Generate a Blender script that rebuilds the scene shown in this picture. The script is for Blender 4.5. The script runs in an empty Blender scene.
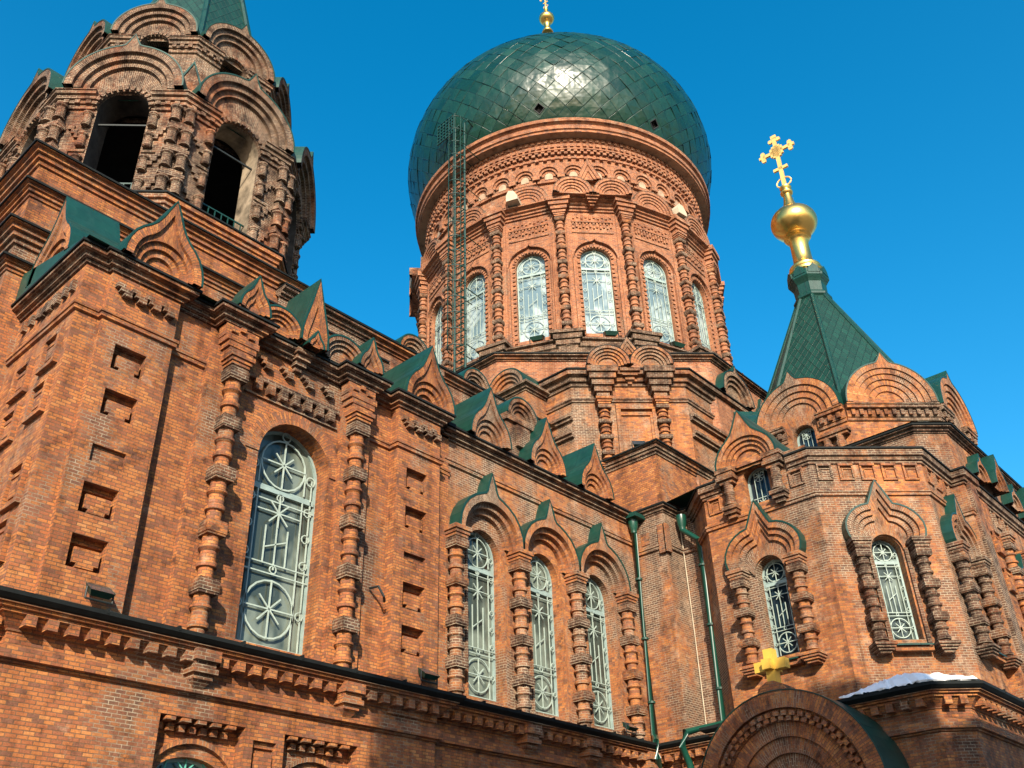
import bpy, math, random
from mathutils import Vector, Matrix
random.seed(7)
R_ = math.radians
sc_ = bpy.context.scene
C = sc_.collection

# ------------------------------------------------------------------ camera, light, exposure
cam_d = bpy.data.cameras.new('camera'); cam = bpy.data.objects.new('camera', cam_d); C.objects.link(cam)
cam_d.sensor_width = 36.0; cam_d.lens = 961.0 / 1024.0 * 36.0
cam_d.clip_start = 0.1; cam_d.clip_end = 3000.0
_R = ((0.67284702, 0.37395059, 0.63830859), (-0.73920844, 0.37381224, 0.56021005), (-0.02911668, -0.84877875, 0.52794588))
cam.matrix_world = Matrix(((_R[0][0], -_R[0][1], -_R[0][2], 0), (_R[1][0], -_R[1][1], -_R[1][2], 0),
                           (_R[2][0], -_R[2][1], -_R[2][2], 0), (0, 0, 0, 1)))
sc_.camera = cam
GZ = -1.65                                     # ground level: the camera is at eye height, z = 0
SUN_EL, SUN_AZ = 26.0, 46.0                    # azimuth of the light's travel, from +Y towards +X
sdir = Vector((math.sin(R_(SUN_AZ)) * math.cos(R_(SUN_EL)), math.cos(R_(SUN_AZ)) * math.cos(R_(SUN_EL)), -math.sin(R_(SUN_EL))))
sun_d = bpy.data.lights.new('sun', 'SUN'); sun = bpy.data.objects.new('sun', sun_d); C.objects.link(sun)
sun_d.energy = 4.8; sun_d.angle = R_(0.5); sun_d.color = (1.0, 0.89, 0.71)
sun.rotation_euler = sdir.to_track_quat('-Z', 'Y').to_euler(); sun.location = (-30, -30, 60)
W = bpy.data.worlds.new('World'); sc_.world = W; W.use_nodes = True
wn = W.node_tree
sky = wn.nodes.new('ShaderNodeTexSky'); sky.sky_type = 'NISHITA'; sky.sun_disc = False
sky.sun_elevation = R_(SUN_EL); sky.sun_rotation = R_(180 + SUN_AZ)
sky.air_density = 1.1; sky.dust_density = 2.2; sky.ozone_density = 3.2; sky.altitude = 300
hs = wn.nodes.new('ShaderNodeHueSaturation'); hs.inputs['Saturation'].default_value = 1.41; hs.inputs['Hue'].default_value = 0.486
wn.links.new(sky.outputs[0], hs.inputs['Color'])
bg = wn.nodes['Background']; bg.inputs['Strength'].default_value = 0.145
wn.links.new(hs.outputs[0], bg.inputs['Color'])
sc_.view_settings.view_transform = 'Standard'; sc_.view_settings.look = 'None'
sc_.view_settings.exposure = 0.9; sc_.view_settings.gamma = 1.0
sc_.view_settings.use_curve_mapping = False

# ------------------------------------------------------------------ materials
def nt(name):
    m = bpy.data.materials.new(name); m.use_nodes = True
    t = m.node_tree; b = t.nodes['Principled BSDF']
    return m, t, b
def N(t, typ, **kw):
    n = t.nodes.new(typ)
    for k, v in kw.items():
        if k in n.inputs: n.inputs[k].default_value = v
        else: setattr(n, k, v)
    return n
def mixc(t, fac, a, b, mode='MIX'):
    n = t.nodes.new('ShaderNodeMix'); n.data_type = 'RGBA'; n.blend_type = mode
    for sock, val in ((n.inputs[0], fac), (n.inputs[6], a), (n.inputs[7], b)):
        if isinstance(val, bpy.types.NodeSocket): t.links.new(val, sock)
        elif isinstance(val, (int, float)): sock.default_value = val
        else: sock.default_value = (*val, 1)
    return n.outputs[2]
def ramp(t, src, p0, p1, c0=(0, 0, 0, 1), c1=(1, 1, 1, 1)):
    r = t.nodes.new('ShaderNodeValToRGB'); r.color_ramp.elements[0].position = p0; r.color_ramp.elements[1].position = p1
    r.color_ramp.elements[0].color = c0; r.color_ramp.elements[1].color = c1
    t.links.new(src, r.inputs[0]); return r.outputs[0]
def noise(t, scale, detail=4, rough=.6, vec=None, stretch=None):
    n = N(t, 'ShaderNodeTexNoise', Scale=scale, Detail=detail, Roughness=rough)
    if vec is None:
        g = t.nodes.new('ShaderNodeNewGeometry'); vec = g.outputs['Position']
    if stretch:
        mp = t.nodes.new('ShaderNodeMapping'); mp.inputs['Scale'].default_value = stretch
        t.links.new(vec, mp.inputs['Vector']); vec = mp.outputs[0]
    t.links.new(vec, n.inputs['Vector']); return n.outputs['Fac']

def brick_mat(name, weather=.5, c1=(.42, .155, .048), c2=(.31, .103, .042), soot=.5, row=.068, wid=.185, pale=.0, mortar=(.24, .125, .062)):
    m, t, b = nt(name)
    uv = t.nodes.new('ShaderNodeUVMap')
    # tiny wobble so that courses are not ruled
    def br(ca, cb, mo):
        n = t.nodes.new('ShaderNodeTexBrick'); n.offset = .5; n.squash = 1
        n.inputs['Scale'].default_value = 1; n.inputs['Mortar Size'].default_value = .0085; n.inputs['Mortar Smooth'].default_value = .25
        n.inputs['Brick Width'].default_value = wid; n.inputs['Row Height'].default_value = row
        n.inputs['Color1'].default_value = (*ca, 1); n.inputs['Color2'].default_value = (*cb, 1); n.inputs['Mortar'].default_value = (*mo, 1)
        t.links.new(uv.outputs[0], n.inputs['Vector']); return n
    fresh = br(c1, c2, mortar)
    old = br((.19, .098, .058), (.085, .048, .036), (.38, .31, .22))
    # third and fourth brick tones, brick sized patches
    def mt(op, a, b=None):
        n = t.nodes.new('ShaderNodeMath'); n.operation = op
        for sock, val in ((n.inputs[0], a), (n.inputs[1], b)):
            if val is None: continue
            if isinstance(val, (int, float)): sock.default_value = val
            else: t.links.new(val, sock)
        return n.outputs[0]
    sp = t.nodes.new('ShaderNodeSeparateXYZ'); t.links.new(uv.outputs[0], sp.inputs[0])
    rw = mt('FLOOR', mt('DIVIDE', sp.outputs[1], row))
    odd = mt('MODULO', mt('ABSOLUTE', rw), 2.0)
    cx = mt('FLOOR', mt('ADD', mt('DIVIDE', sp.outputs[0], wid), mt('MULTIPLY', mt('SUBTRACT', 1.0, odd), .5)))
    cmb = t.nodes.new('ShaderNodeCombineXYZ'); t.links.new(cx, cmb.inputs[0]); t.links.new(rw, cmb.inputs[1])
    wno = N(t, 'ShaderNodeTexWhiteNoise', noise_dimensions='2D'); t.links.new(cmb.outputs[0], wno.inputs['Vector'])
    clump = noise(t, 1.3, 3, .6)
    nb = mt('ADD', mt('MULTIPLY', wno.outputs['Value'], .7), mt('MULTIPLY', clump, .6))     # single bricks, gathered in loose clumps
    fac_b = fresh.outputs['Fac']
    inv = N(t, 'ShaderNodeMath', operation='SUBTRACT'); inv.inputs[0].default_value = 1; t.links.new(fac_b, inv.inputs[1])
    cr = t.nodes.new('ShaderNodeValToRGB'); t.links.new(nb, cr.inputs[0]); el = cr.color_ramp.elements
    stops = [(.22, tuple(min(1, a * k) for a, k in zip(c1, (1.10, 1.32, 1.6)))), (.40, c1), (.58, tuple((a + b_) / 2 for a, b_ in zip(c1, c2))), (.76, c2), (.90, (c2[0] * .78, c2[1] * .88, c2[2] * 1.15)), (1.05 / 1.06, (c2[0] * .60, c2[1] * .78, c2[2] * 1.15))]
    el[0].position, el[1].position = stops[0][0], stops[-1][0]; el[0].color = (*stops[0][1], 1); el[1].color = (*stops[-1][1], 1)
    for ps, cc in stops[1:-1]:
        e_ = el.new(ps); e_.color = (*cc, 1)
    col = mixc(t, fac_b, cr.outputs[0], mortar)
    # weathered patches
    w = noise(t, .55, 6, .68, None, (1, 1, .6))
    wm = ramp(t, w, .66 - .30 * weather, .80 - .30 * weather)
    col = mixc(t, wm, col, old.outputs['Color'])
    # pale lime bloom, dark soot blotches and rain streaks (worn into the brick itself)
    pl = noise(t, 1.7, 5, .7)
    plm = ramp(t, pl, .62 - .08 * pale, .80 - .08 * pale, (0, 0, 0, 1), (.55, .55, .55, 1))
    col = mixc(t, plm, col, (.50, .36, .25))
    so = noise(t, 2.6, 6, .72)
    sm = ramp(t, so, .60 - .14 * soot, .82 - .14 * soot, (1, 1, 1, 1), (.26, .23, .22, 1))
    col = mixc(t, 1.0, col, sm, 'MULTIPLY')
    st = noise(t, 1.0, 4, .6, None, (2.6, 2.6, .18))
    stm = ramp(t, st, .50, .74, (1, 1, 1, 1), (.50, .46, .44, 1))
    col = mixc(t, 1.0, col, stm, 'MULTIPLY')
    big = noise(t, .33, 3, .55)
    col = mixc(t, 1.0, col, ramp(t, big, .34, .66, (.86, .84, .83, 1), (1.12, 1.12, 1.10, 1)), 'MULTIPLY')
    fine = noise(t, 38, 3, .7)
    fm = ramp(t, fine, .25, .75, (.72, .72, .72, 1), (1.22, 1.22, 1.22, 1))
    col = mixc(t, 1.0, col, fm, 'MULTIPLY')
    t.links.new(col, b.inputs['Base Color'])
    b.inputs['Roughness'].default_value = .9; b.inputs['Specular IOR Level'].default_value = .25
    h = N(t, 'ShaderNodeMath', operation='MULTIPLY_ADD'); t.links.new(inv.outputs[0], h.inputs[0]); h.inputs[1].default_value = .7
    t.links.new(fine, h.inputs[2])
    h2 = N(t, 'ShaderNodeMath', operation='MULTIPLY_ADD'); t.links.new(nb, h2.inputs[0]); h2.inputs[1].default_value = .8; t.links.new(h.outputs[0], h2.inputs[2])
    bp = N(t, 'ShaderNodeBump', Strength=.55, Distance=.022); t.links.new(h2.outputs[0], bp.inputs['Height'])
    t.links.new(bp.outputs[0], b.inputs['Normal'])
    return m

def simple_mat(name, col, rough=.5, metal=0.0, var=.25, scale=3.0, spec=.5, bump=0.0):
    m, t, b = nt(name)
    n = noise(t, scale, 5, .65)
    f = ramp(t, n, .3, .75, (1 - var, 1 - var, 1 - var, 1), (1 + var, 1 + var, 1 + var, 1))
    c = mixc(t, 1.0, col, f, 'MULTIPLY'); t.links.new(c, b.inputs['Base Color'])
    b.inputs['Roughness'].default_value = rough; b.inputs['Metallic'].default_value = metal; b.inputs['Specular IOR Level'].default_value = spec
    if bump:
        bp = N(t, 'ShaderNodeBump', Strength=bump, Distance=.03); t.links.new(n, bp.inputs['Height']); t.links.new(bp.outputs[0], b.inputs['Normal'])
    return m

M = {}
M['brick'] = brick_mat('orange_brick', weather=.44, soot=.6, mortar=(.16, .085, .048))
M['brick_patch'] = brick_mat('patchy_brick', weather=.86, soot=.45, pale=1.1)
M['brick_nave'] = brick_mat('worn_orange_brick', weather=.70, soot=.55, pale=.8)
M['brick_drum'] = brick_mat('clean_red_brick', weather=.28, c1=(.345, .125, .054), c2=(.26, .086, .040), soot=.35, pale=.5, mortar=(.34, .22, .14))
M['brick_tower'] = brick_mat('grey_weathered_brick', weather=1.0, soot=1.25, pale=.35, c1=(.30, .10, .04), c2=(.20, .06, .03))
M['brick_trim'] = brick_mat('sooty_trim_brick', weather=1.0, soot=1.35)
M['plaster'] = simple_mat('peeling_plaster', (.24, .19, .135), .9, 0, .8, 1.6, .2, .4)
M['reveal_shade'] = simple_mat('shade_dark_plaster', (.06, .05, .042), .95, 0, .5, 2.5, .1, .3)  # shade inside the belfry openings put into the reveal colour
M['stone'] = simple_mat('pale_stone', (.44, .37, .27), .85, 0, .2, 2.0, .2, .2)
M['green'] = simple_mat('green_painted_metal', (.007, .048, .038), .36, 0, .22, 2.0, .5, .06)
def green_mat():
    m, t, b = nt('green_painted_metal_sheet')
    n = noise(t, 2.0, 5, .65); st = noise(t, 1.0, 4, .6, None, (7, 7, .5)); ru = noise(t, 6.0, 5, .7)
    f = ramp(t, n, .3, .75, (.72, .72, .72, 1), (1.3, 1.3, 1.3, 1)); c = mixc(t, 1.0, (.005, .038, .028), f, 'MULTIPLY')
    c = mixc(t, ramp(t, st, .52, .78, (0, 0, 0, 1), (.5, .5, .5, 1)), c, (.018, .060, .048))
    c = mixc(t, ramp(t, ru, .66, .76, (0, 0, 0, 1), (.75, .75, .75, 1)), c, (.035, .026, .016))
    g_ = t.nodes.new('ShaderNodeNewGeometry'); sp = t.nodes.new('ShaderNodeSeparateXYZ'); t.links.new(g_.outputs['Position'], sp.inputs[0])
    def saw(o, per):
        a = N(t, 'ShaderNodeMath', operation='DIVIDE'); t.links.new(o, a.inputs[0]); a.inputs[1].default_value = per
        fr = N(t, 'ShaderNodeMath', operation='FRACT'); t.links.new(a.outputs[0], fr.inputs[0]); return ramp(t, fr.outputs[0], .955, .965)
    sm_ = saw(sp.outputs[1], .62)
    c = mixc(t, sm_, c, (.004, .022, .018)); t.links.new(c, b.inputs['Base Color'])
    b.inputs['Roughness'].default_value = .42; b.inputs['Specular IOR Level'].default_value = .4
    h = N(t, 'ShaderNodeMath', operation='ADD'); t.links.new(n, h.inputs[0]); t.links.new(sm_, h.inputs[1])
    bp = N(t, 'ShaderNodeBump', Strength=.25, Distance=.04); t.links.new(h.outputs[0], bp.inputs['Height']); t.links.new(bp.outputs[0], b.inputs['Normal'])
    return m
M['green'] = green_mat()
M['green_dark'] = simple_mat('dark_green_metal', (.010, .045, .032), .5, 0, .3, 3.0, .4, .06)
M['fascia'] = simple_mat('shade_black_fascia', (.007, .009, .009), .75, 0, .4, 4.0, .2, .1)  # dark green metal, blackened further with the shade of the lower eaves
M['pipe'] = simple_mat('glossy_green_pipe', (.006, .052, .034), .32, 0, .2, 1.5, .6, .02)
M['gold_cross'] = simple_mat('bright_gilding', (.74, .48, .15), .42, .35, .10, 2.0, .5, .02)
M['gold'] = simple_mat('gilded_metal', (.80, .50, .14), .32, 1.0, .12, 1.2, .5, .04)
M['gold_paint'] = simple_mat('yellow_gold_paint', (.72, .44, .07), .42, .25, .10, 2.0, .5, .02)
M['frame'] = simple_mat('pale_green_frame', (.24, .32, .30), .55, 0, .2, 5.0)
M['grille'] = simple_mat('whitish_iron_grille', (.33, .40, .35), .5, 0, .2, 5.0)
M['grille_green'] = simple_mat('green_iron_grille', (.10, .36, .28), .5, 0, .15, 5.0)
M['iron'] = simple_mat('dark_iron', (.02, .025, .025), .6, .3, .3, 5.0)
M['dark'] = simple_mat('unlit_interior', (.012, .011, .011), .95, 0, .3, 2.0, .1)  # near-black: the lack of light inside belfry and dome put into colour
M['stone_dull'] = simple_mat('dull_stone', (.36, .25, .17), .9, 0, .35, 3.0, .2, .2)
M['snow'] = simple_mat('old_snow', (.80, .81, .83), .8, 0, .06, 3.0, .3, .25)
M['ladder'] = simple_mat('ladder_green', (.005, .036, .026), .45, 0, .2, 4.0)
M['asphalt'] = simple_mat('paving', (.16, .15, .14), .9, 0, .25, .8, .2, .2)
M['render_wall'] = simple_mat('buff_render', (.42, .36, .28), .9, 0, .15, .6, .2)
M['glass_far'] = simple_mat('house_glass', (.03, .04, .05), .1, 0, .2, .3)

def pane_mat(name, base, pale, amt, rough=.06):
    m, t, b = nt(name)
    n = noise(t, 1.1, 3, .6, None, (1, 1, .55)); f = ramp(t, n, .62 - amt * .3, .74 - amt * .3)
    c = mixc(t, f, base, pale)
    t.links.new(c, b.inputs['Base Color']); b.inputs['Roughness'].default_value = rough
    b.inputs['Specular IOR Level'].default_value = .45
    w = noise(t, 1.6, 2, .5); bp = N(t, 'ShaderNodeBump', Strength=.08, Distance=.05)
    t.links.new(w, bp.inputs['Height']); t.links.new(bp.outputs[0], b.inputs['Normal'])
    return m
M['pane'] = pane_mat('dim_window_glass', (.040, .054, .046), (.15, .18, .15), .55, .1)
M['pane_drum'] = pane_mat('sky_pale_window_glass', (.11, .17, .20), (.30, .37, .38), .55, .12)  # bright sky showing in the drum panes put into the base colour
M['pane_blue'] = pane_mat('deep_blue_glass', (.006, .018, .028), (.02, .05, .07), .2)

def dome_mat():
    m, t, b = nt('green_lozenge_sheet_metal')
    uv = t.nodes.new('ShaderNodeUVMap'); sep = t.nodes.new('ShaderNodeSeparateXYZ'); t.links.new(uv.outputs[0], sep.inputs[0])
    # each panel carries its own 0..1 square; u,v integer part is a per panel random number
    def edge(o):
        fr = N(t, 'ShaderNodeMath', operation='FRACT'); t.links.new(o, fr.inputs[0])
        s = N(t, 'ShaderNodeMath', operation='SUBTRACT'); t.links.new(fr.outputs[0], s.inputs[0]); s.inputs[1].default_value = .5
        a = N(t, 'ShaderNodeMath', operation='ABSOLUTE'); t.links.new(s.outputs[0], a.inputs[0]); return a.outputs[0]
    mx = N(t, 'ShaderNodeMath', operation='MAXIMUM'); t.links.new(edge(sep.outputs[0]), mx.inputs[0]); t.links.new(edge(sep.outputs[1]), mx.inputs[1])
    seam = ramp(t, mx.outputs[0], .462, .486)
    fl = N(t, 'ShaderNodeVectorMath', operation='FLOOR'); t.links.new(uv.outputs[0], fl.inputs[0])
    wn_ = N(t, 'ShaderNodeTexWhiteNoise', noise_dimensions='3D'); t.links.new(fl.outputs[0], wn_.inputs['Vector'])
    base = mixc(t, wn_.outputs['Value'], (.0025, .025, .0145), (.0045, .038, .0225))
    n = noise(t, .9, 4, .6); f = ramp(t, n, .3, .8, (.8, .8, .8, 1), (1.25, 1.25, 1.25, 1)); base = mixc(t, 1.0, base, f, 'MULTIPLY')
    col = mixc(t, seam, base, (.004, .024, .018)); t.links.new(col, b.inputs['Base Color'])
    r = N(t, 'ShaderNodeMapRange'); t.links.new(wn_.outputs['Value'], r.inputs[0]); r.inputs[3].default_value = .26; r.inputs[4].default_value = .40
    t.links.new(r.outputs[0], b.inputs['Roughness']); b.inputs['Specular IOR Level'].default_value = .5
    cr = noise(t, 1.5, 2, .45)
    b1 = N(t, 'ShaderNodeBump', Strength=.42, Distance=.16); t.links.new(cr, b1.inputs['Height'])
    b2 = N(t, 'ShaderNodeBump', Strength=.6, Distance=.03, invert=True); t.links.new(seam, b2.inputs['Height']); t.links.new(b1.outputs[0], b2.inputs['Normal'])
    t.links.new(b2.outputs[0], b.inputs['Normal'])
    return m
M['dome'] = dome_mat()
def tile_mat():
    m, t, b = nt('green_diamond_roof_tiles')
    uv = t.nodes.new('ShaderNodeUVMap')
    mp = t.nodes.new('ShaderNodeMapping'); mp.inputs['Rotation'].default_value = (0, 0, R_(45)); mp.inputs['Scale'].default_value = (4.8, 2.5, 1)
    t.links.new(uv.outputs[0], mp.inputs[0])
    sep = t.nodes.new('ShaderNodeSeparateXYZ'); t.links.new(mp.outputs[0], sep.inputs[0])
    def edge(o):
        fr = N(t, 'ShaderNodeMath', operation='FRACT'); t.links.new(o, fr.inputs[0])
        s = N(t, 'ShaderNodeMath', operation='SUBTRACT'); t.links.new(fr.outputs[0], s.inputs[0]); s.inputs[1].default_value = .5
        a = N(t, 'ShaderNodeMath', operation='ABSOLUTE'); t.links.new(s.outputs[0], a.inputs[0]); return a.outputs[0]
    mx = N(t, 'ShaderNodeMath', operation='MAXIMUM'); t.links.new(edge(sep.outputs[0]), mx.inputs[0]); t.links.new(edge(sep.outputs[1]), mx.inputs[1])
    seam = ramp(t, mx.outputs[0], .43, .47)
    fl = N(t, 'ShaderNodeVectorMath', operation='FLOOR'); t.links.new(mp.outputs[0], fl.inputs[0])
    wn_ = N(t, 'ShaderNodeTexWhiteNoise', noise_dimensions='3D'); t.links.new(fl.outputs[0], wn_.inputs['Vector'])
    base = mixc(t, wn_.outputs['Value'], (.003, .027, .019), (.006, .043, .030))
    col = mixc(t, seam, base, (.004, .022, .017)); t.links.new(col, b.inputs['Base Color'])
    b.inputs['Roughness'].default_value = .5; b.inputs['Specular IOR Level'].default_value = .3
    h = N(t, 'ShaderNodeMath', operation='MULTIPLY_ADD'); t.links.new(seam, h.inputs[0]); h.inputs[1].default_value = .8; t.links.new(wn_.outputs['Value'], h.inputs[2])
    bp = N(t, 'ShaderNodeBump', Strength=.5, Distance=.04); t.links.new(h.outputs[0], bp.inputs['Height']); t.links.new(bp.outputs[0], b.inputs['Normal'])
    return m
M['tiles'] = tile_mat()

# ------------------------------------------------------------------ mesh helpers
class Fr:
    """a wall frame: s runs right along the wall seen from outside, d outwards, z up"""
    def __init__(s, x, y, ang):
        s.x, s.y, s.ang = x, y, ang
        s.n = (math.cos(R_(ang)), math.sin(R_(ang))); s.t = (-s.n[1], s.n[0])
    def P(s, a, d, z): return (s.x + s.t[0] * a + s.n[0] * d, s.y + s.t[1] * a + s.n[1] * d, z)
class MB:
    def __init__(s): s.v = []; s.f = []; s.uv = []
    def vert(s, p): s.v.append(tuple(p)); return len(s.v) - 1
    def face(s, pts, uv=None):
        i0 = len(s.v); s.v.extend(tuple(p) for p in pts); s.f.append(list(range(i0, i0 + len(pts)))); s.uv.append(uv)
    def idx(s, ids, uv=None): s.f.append(list(ids)); s.uv.append(uv)
    def build(s, name, mat, parent=None, smooth=None, label=None):
        me = bpy.data.meshes.new(name); me.from_pydata(s.v, [], s.f); me.update()
        lay = me.uv_layers.new(name='UVMap')
        for p in me.polygons:
            u = s.uv[p.index]
            if u is not None:
                for li, w in zip(p.loop_indices, u): lay.data[li].uv = w
                continue
            n = p.normal
            if abs(n.z) > .93:
                for li in p.loop_indices:
                    co = me.vertices[me.loops[li].vertex_index].co; lay.data[li].uv = (co.x, co.y)
            else:
                h = math.hypot(n.x, n.y); tx, ty = -n.y / h, n.x / h
                k = 1 / max(.35, math.sqrt(1 - n.z * n.z))
                for li in p.loop_indices:
                    co = me.vertices[me.loops[li].vertex_index].co; lay.data[li].uv = (co.x * tx + co.y * ty, co.z * k)
        me.materials.append(mat if not isinstance(mat, str) else M[mat])
        if smooth is not None:
            me.polygons.foreach_set('use_smooth', [True] * len(me.polygons)); me.set_sharp_from_angle(angle=R_(smooth))
        o = bpy.data.objects.new(name, me); C.objects.link(o)
        if parent is not None: o.parent = parent
        if label: o['label'] = label
        return o
    def box(s, F, s0, s1, d0, d1, z0, z1):
        p = [F.P(a, d, z) for a in (s0, s1) for d in (d0, d1) for z in (z0, z1)]
        for q in ((2, 6, 7, 3), (0, 2, 3, 1), (6, 4, 5, 7), (3, 7, 5, 1), (0, 4, 6, 2), (4, 0, 1, 5)): s.face([p[i] for i in q])
    def rect(s, F, s0, s1, d, z0, z1):
        if s1 - s0 < 1e-4 or z1 - z0 < 1e-4: return
        s.face([F.P(s0, d, z0), F.P(s1, d, z0), F.P(s1, d, z1), F.P(s0, d, z1)])
    def prism(s, F, pts, d0, d1, back=False):
        n = len(pts); s.face([F.P(a, d1, z) for a, z in pts])
        if back: s.face([F.P(a, d0, z) for a, z in reversed(pts)])
        for i in range(n):
            a, b = pts[i], pts[(i + 1) % n]
            s.face([F.P(a[0], d1, a[1]), F.P(a[0], d0, a[1]), F.P(b[0], d0, b[1]), F.P(b[0], d1, b[1])])
    def ring(s, F, outer, inner, d0, d1, sides=True, din=None):
        """open band between two outlines with equal counts, front at d1; brick joints radial"""
        L = 0
        for i in range(len(outer) - 1):
            a, b, c, e = outer[i], outer[i + 1], inner[i + 1], inner[i]
            l = math.hypot(b[0] - a[0], b[1] - a[1]); w = math.hypot(a[0] - e[0], a[1] - e[1]); w2 = math.hypot(b[0] - c[0], b[1] - c[1])
            s.face([F.P(a[0], d1, a[1]), F.P(b[0], d1, b[1]), F.P(c[0], d1, c[1]), F.P(e[0], d1, e[1])],
                   [(0, L), (0, L + l), (w2, L + l), (w, L)])
            dd = d0 if din is None else din
            if sides:
                s.face([F.P(a[0], d0, a[1]), F.P(b[0], d0, b[1]), F.P(b[0], d1, b[1]), F.P(a[0], d1, a[1])], [(0, L), (0, L + l), (d1 - d0, L + l), (d1 - d0, L)])
            if dd < d1 - 1e-5:
                s.face([F.P(e[0], d1, e[1]), F.P(c[0], d1, c[1]), F.P(c[0], dd, c[1]), F.P(e[0], dd, e[1])], [(0, L), (0, L + l), (d1 - dd, L + l), (d1 - dd, L)])
            L += l
    def lathe(s, x, y, prof, seg=14, a0=0, a1=360, cap=True):
        full = abs(a1 - a0) >= 360; n = seg if full else seg + 1
        rows = []
        for r, z in prof:
            rows.append([s.vert((x + r * math.cos(R_(a0 + (a1 - a0) * i / seg)), y + r * math.sin(R_(a0 + (a1 - a0) * i / seg)), z)) for i in range(n)])
        for j in range(len(prof) - 1):
            r = max(prof[j][0], prof[j + 1][0])
            for i in range(seg):
                k = (i + 1) % n
                u0, u1 = r * R_(a1 - a0) * i / seg, r * R_(a1 - a0) * (i + 1) / seg
                z0, z1 = prof[j][1], prof[j + 1][1]
                s.idx([rows[j][i], rows[j][k], rows[j + 1][k], rows[j + 1][i]], [(u0, z0), (u1, z0), (u1, z1), (u0, z1)])
        if cap:
            for row in (rows[0], rows[-1]): s.face([s.v[i] for i in row])
    def molding(s, path, prof, closed=False):
        n = len(path); nor = []
        segs = n if closed else n - 1
        for i in range(segs):
            a, b = path[i], path[(i + 1) % n]; l = math.hypot(b[0] - a[0], b[1] - a[1]); nor.append(((b[1] - a[1]) / l, -(b[0] - a[0]) / l, l))
        mit = []
        for i in range(n):
            if closed: p, q = nor[i - 1], nor[i]
            else: p, q = nor[max(i - 1, 0)], nor[min(i, segs - 1)]
            k = max(.25, 1 + p[0] * q[0] + p[1] * q[1]); mit.append(((p[0] + q[0]) / k, (p[1] + q[1]) / k))
        U = 0
        for i in range(segs):
            j = (i + 1) % n; l = nor[i][2]
            w = 0
            for (d0, z0), (d1, z1) in zip(prof[:-1], prof[1:]):
                dw = math.hypot(d1 - d0, z1 - z0)
                s.face([(path[i][0] + mit[i][0] * d0, path[i][1] + mit[i][1] * d0, z0), (path[j][0] + mit[j][0] * d0, path[j][1] + mit[j][1] * d0, z0),
                        (path[j][0] + mit[j][0] * d1, path[j][1] + mit[j][1] * d1, z1), (path[i][0] + mit[i][0] * d1, path[i][1] + mit[i][1] * d1, z1)],
                       [(U, z0 + w * 0), (U + l, z0), (U + l, z0 + dw), (U, z0 + dw)])
                w += dw
            U += l
        if not closed:
            for i, k in ((0, 0), (n - 1, 0)):
                s.face([(path[i][0] + mit[i][0] * d, path[i][1] + mit[i][1] * d, z) for d, z in prof])
    def dentils(s, path, spacing, w, d0, d1, z0, z1, closed=False, m0=.0):
        n = len(path)
        for i in range(n if closed else n - 1):
            a, b = path[i], path[(i + 1) % n]; l = math.hypot(b[0] - a[0], b[1] - a[1])
            ang = math.degrees(math.atan2(-(b[0] - a[0]), (b[1] - a[1]))); F = Fr(a[0], a[1], ang)
            k = max(1, int(round((l - 2 * m0) / spacing)))
            for j in range(k):
                c = m0 + (l - 2 * m0) * (j + .5) / k; s.box(F, c - w / 2, c + w / 2, d0, d1, z0, z1)
    def tube(s, pts, r, seg=8):
        rows = []
        for i, p in enumerate(pts):
            a = Vector(pts[max(i - 1, 0)]); b = Vector(pts[min(i + 1, len(pts) - 1)]); d = (b - a).normalized()
            u = d.cross(Vector((0, 0, 1)))
            if u.length < .05: u = d.cross(Vector((1, 0, 0)))
            u.normalize(); w = d.cross(u)
            rows.append([s.vert(Vector(p) + (u * math.cos(2 * math.pi * k / seg) + w * math.sin(2 * math.pi * k / seg)) * r) for k in range(seg)])
        for i in range(len(pts) - 1):
            for k in range(seg):
                q = (k + 1) % seg; s.idx([rows[i][k], rows[i][q], rows[i + 1][q], rows[i + 1][k]])
        s.face([s.v[i] for i in rows[0]]); s.face([s.v[i] for i in rows[-1]])

def arch_pts(sc, hw, zs, rise, n=16):
    return [(sc - hw * math.cos(math.pi * i / n), zs + rise * math.sin(math.pi * i / n)) for i in range(n + 1)]
def outline(sc, hw, zb, zs, rise, n=16): return [(sc - hw, zb)] + arch_pts(sc, hw, zs, rise, n) + [(sc + hw, zb)]
def scaled(c, k, sc, zb, kz=None):
    kz = k if kz is None else kz
    return [(sc + a * k, zb + z * kz) for a, z in c]

def wall_open(mb, F, s0, s1, z0, z1, ops, d=0, rev=.35, revmb=None):
    cur = s0
    for (sc, hw, zb, zs, rise) in ops:
        mb.rect(F, cur, sc - hw, d, z0, z1)
        mb.rect(F, sc - hw, sc + hw, d, z0, zb)
        A = arch_pts(sc, hw, zs, rise)
        for (a, za), (b, zb2) in zip(A[:-1], A[1:]): mb.face([F.P(a, d, za), F.P(b, d, zb2), F.P(b, d, z1), F.P(a, d, z1)])
        O = [(sc - hw, max(zb, z0))] + A + [(sc + hw, max(zb, z0))]
        rm = revmb or mb
        L = 0
        for p, q in zip(O[:-1], O[1:]):
            l = math.hypot(p[0] - q[0], p[1] - q[1])
            rm.face([F.P(p[0], d, p[1]), F.P(q[0], d, q[1]), F.P(q[0], d - rev, q[1]), F.P(p[0], d - rev, p[1])], [(0, L), (0, L + l), (rev, L + l), (rev, L)]); L += l
        if zb > z0: mb.face([F.P(sc - hw, d, zb), F.P(sc + hw, d, zb), F.P(sc + hw, d - rev, zb), F.P(sc - hw, d - rev, zb)])
        cur = sc + hw
    mb.rect(F, cur, s1, d, z0, z1)

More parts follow.
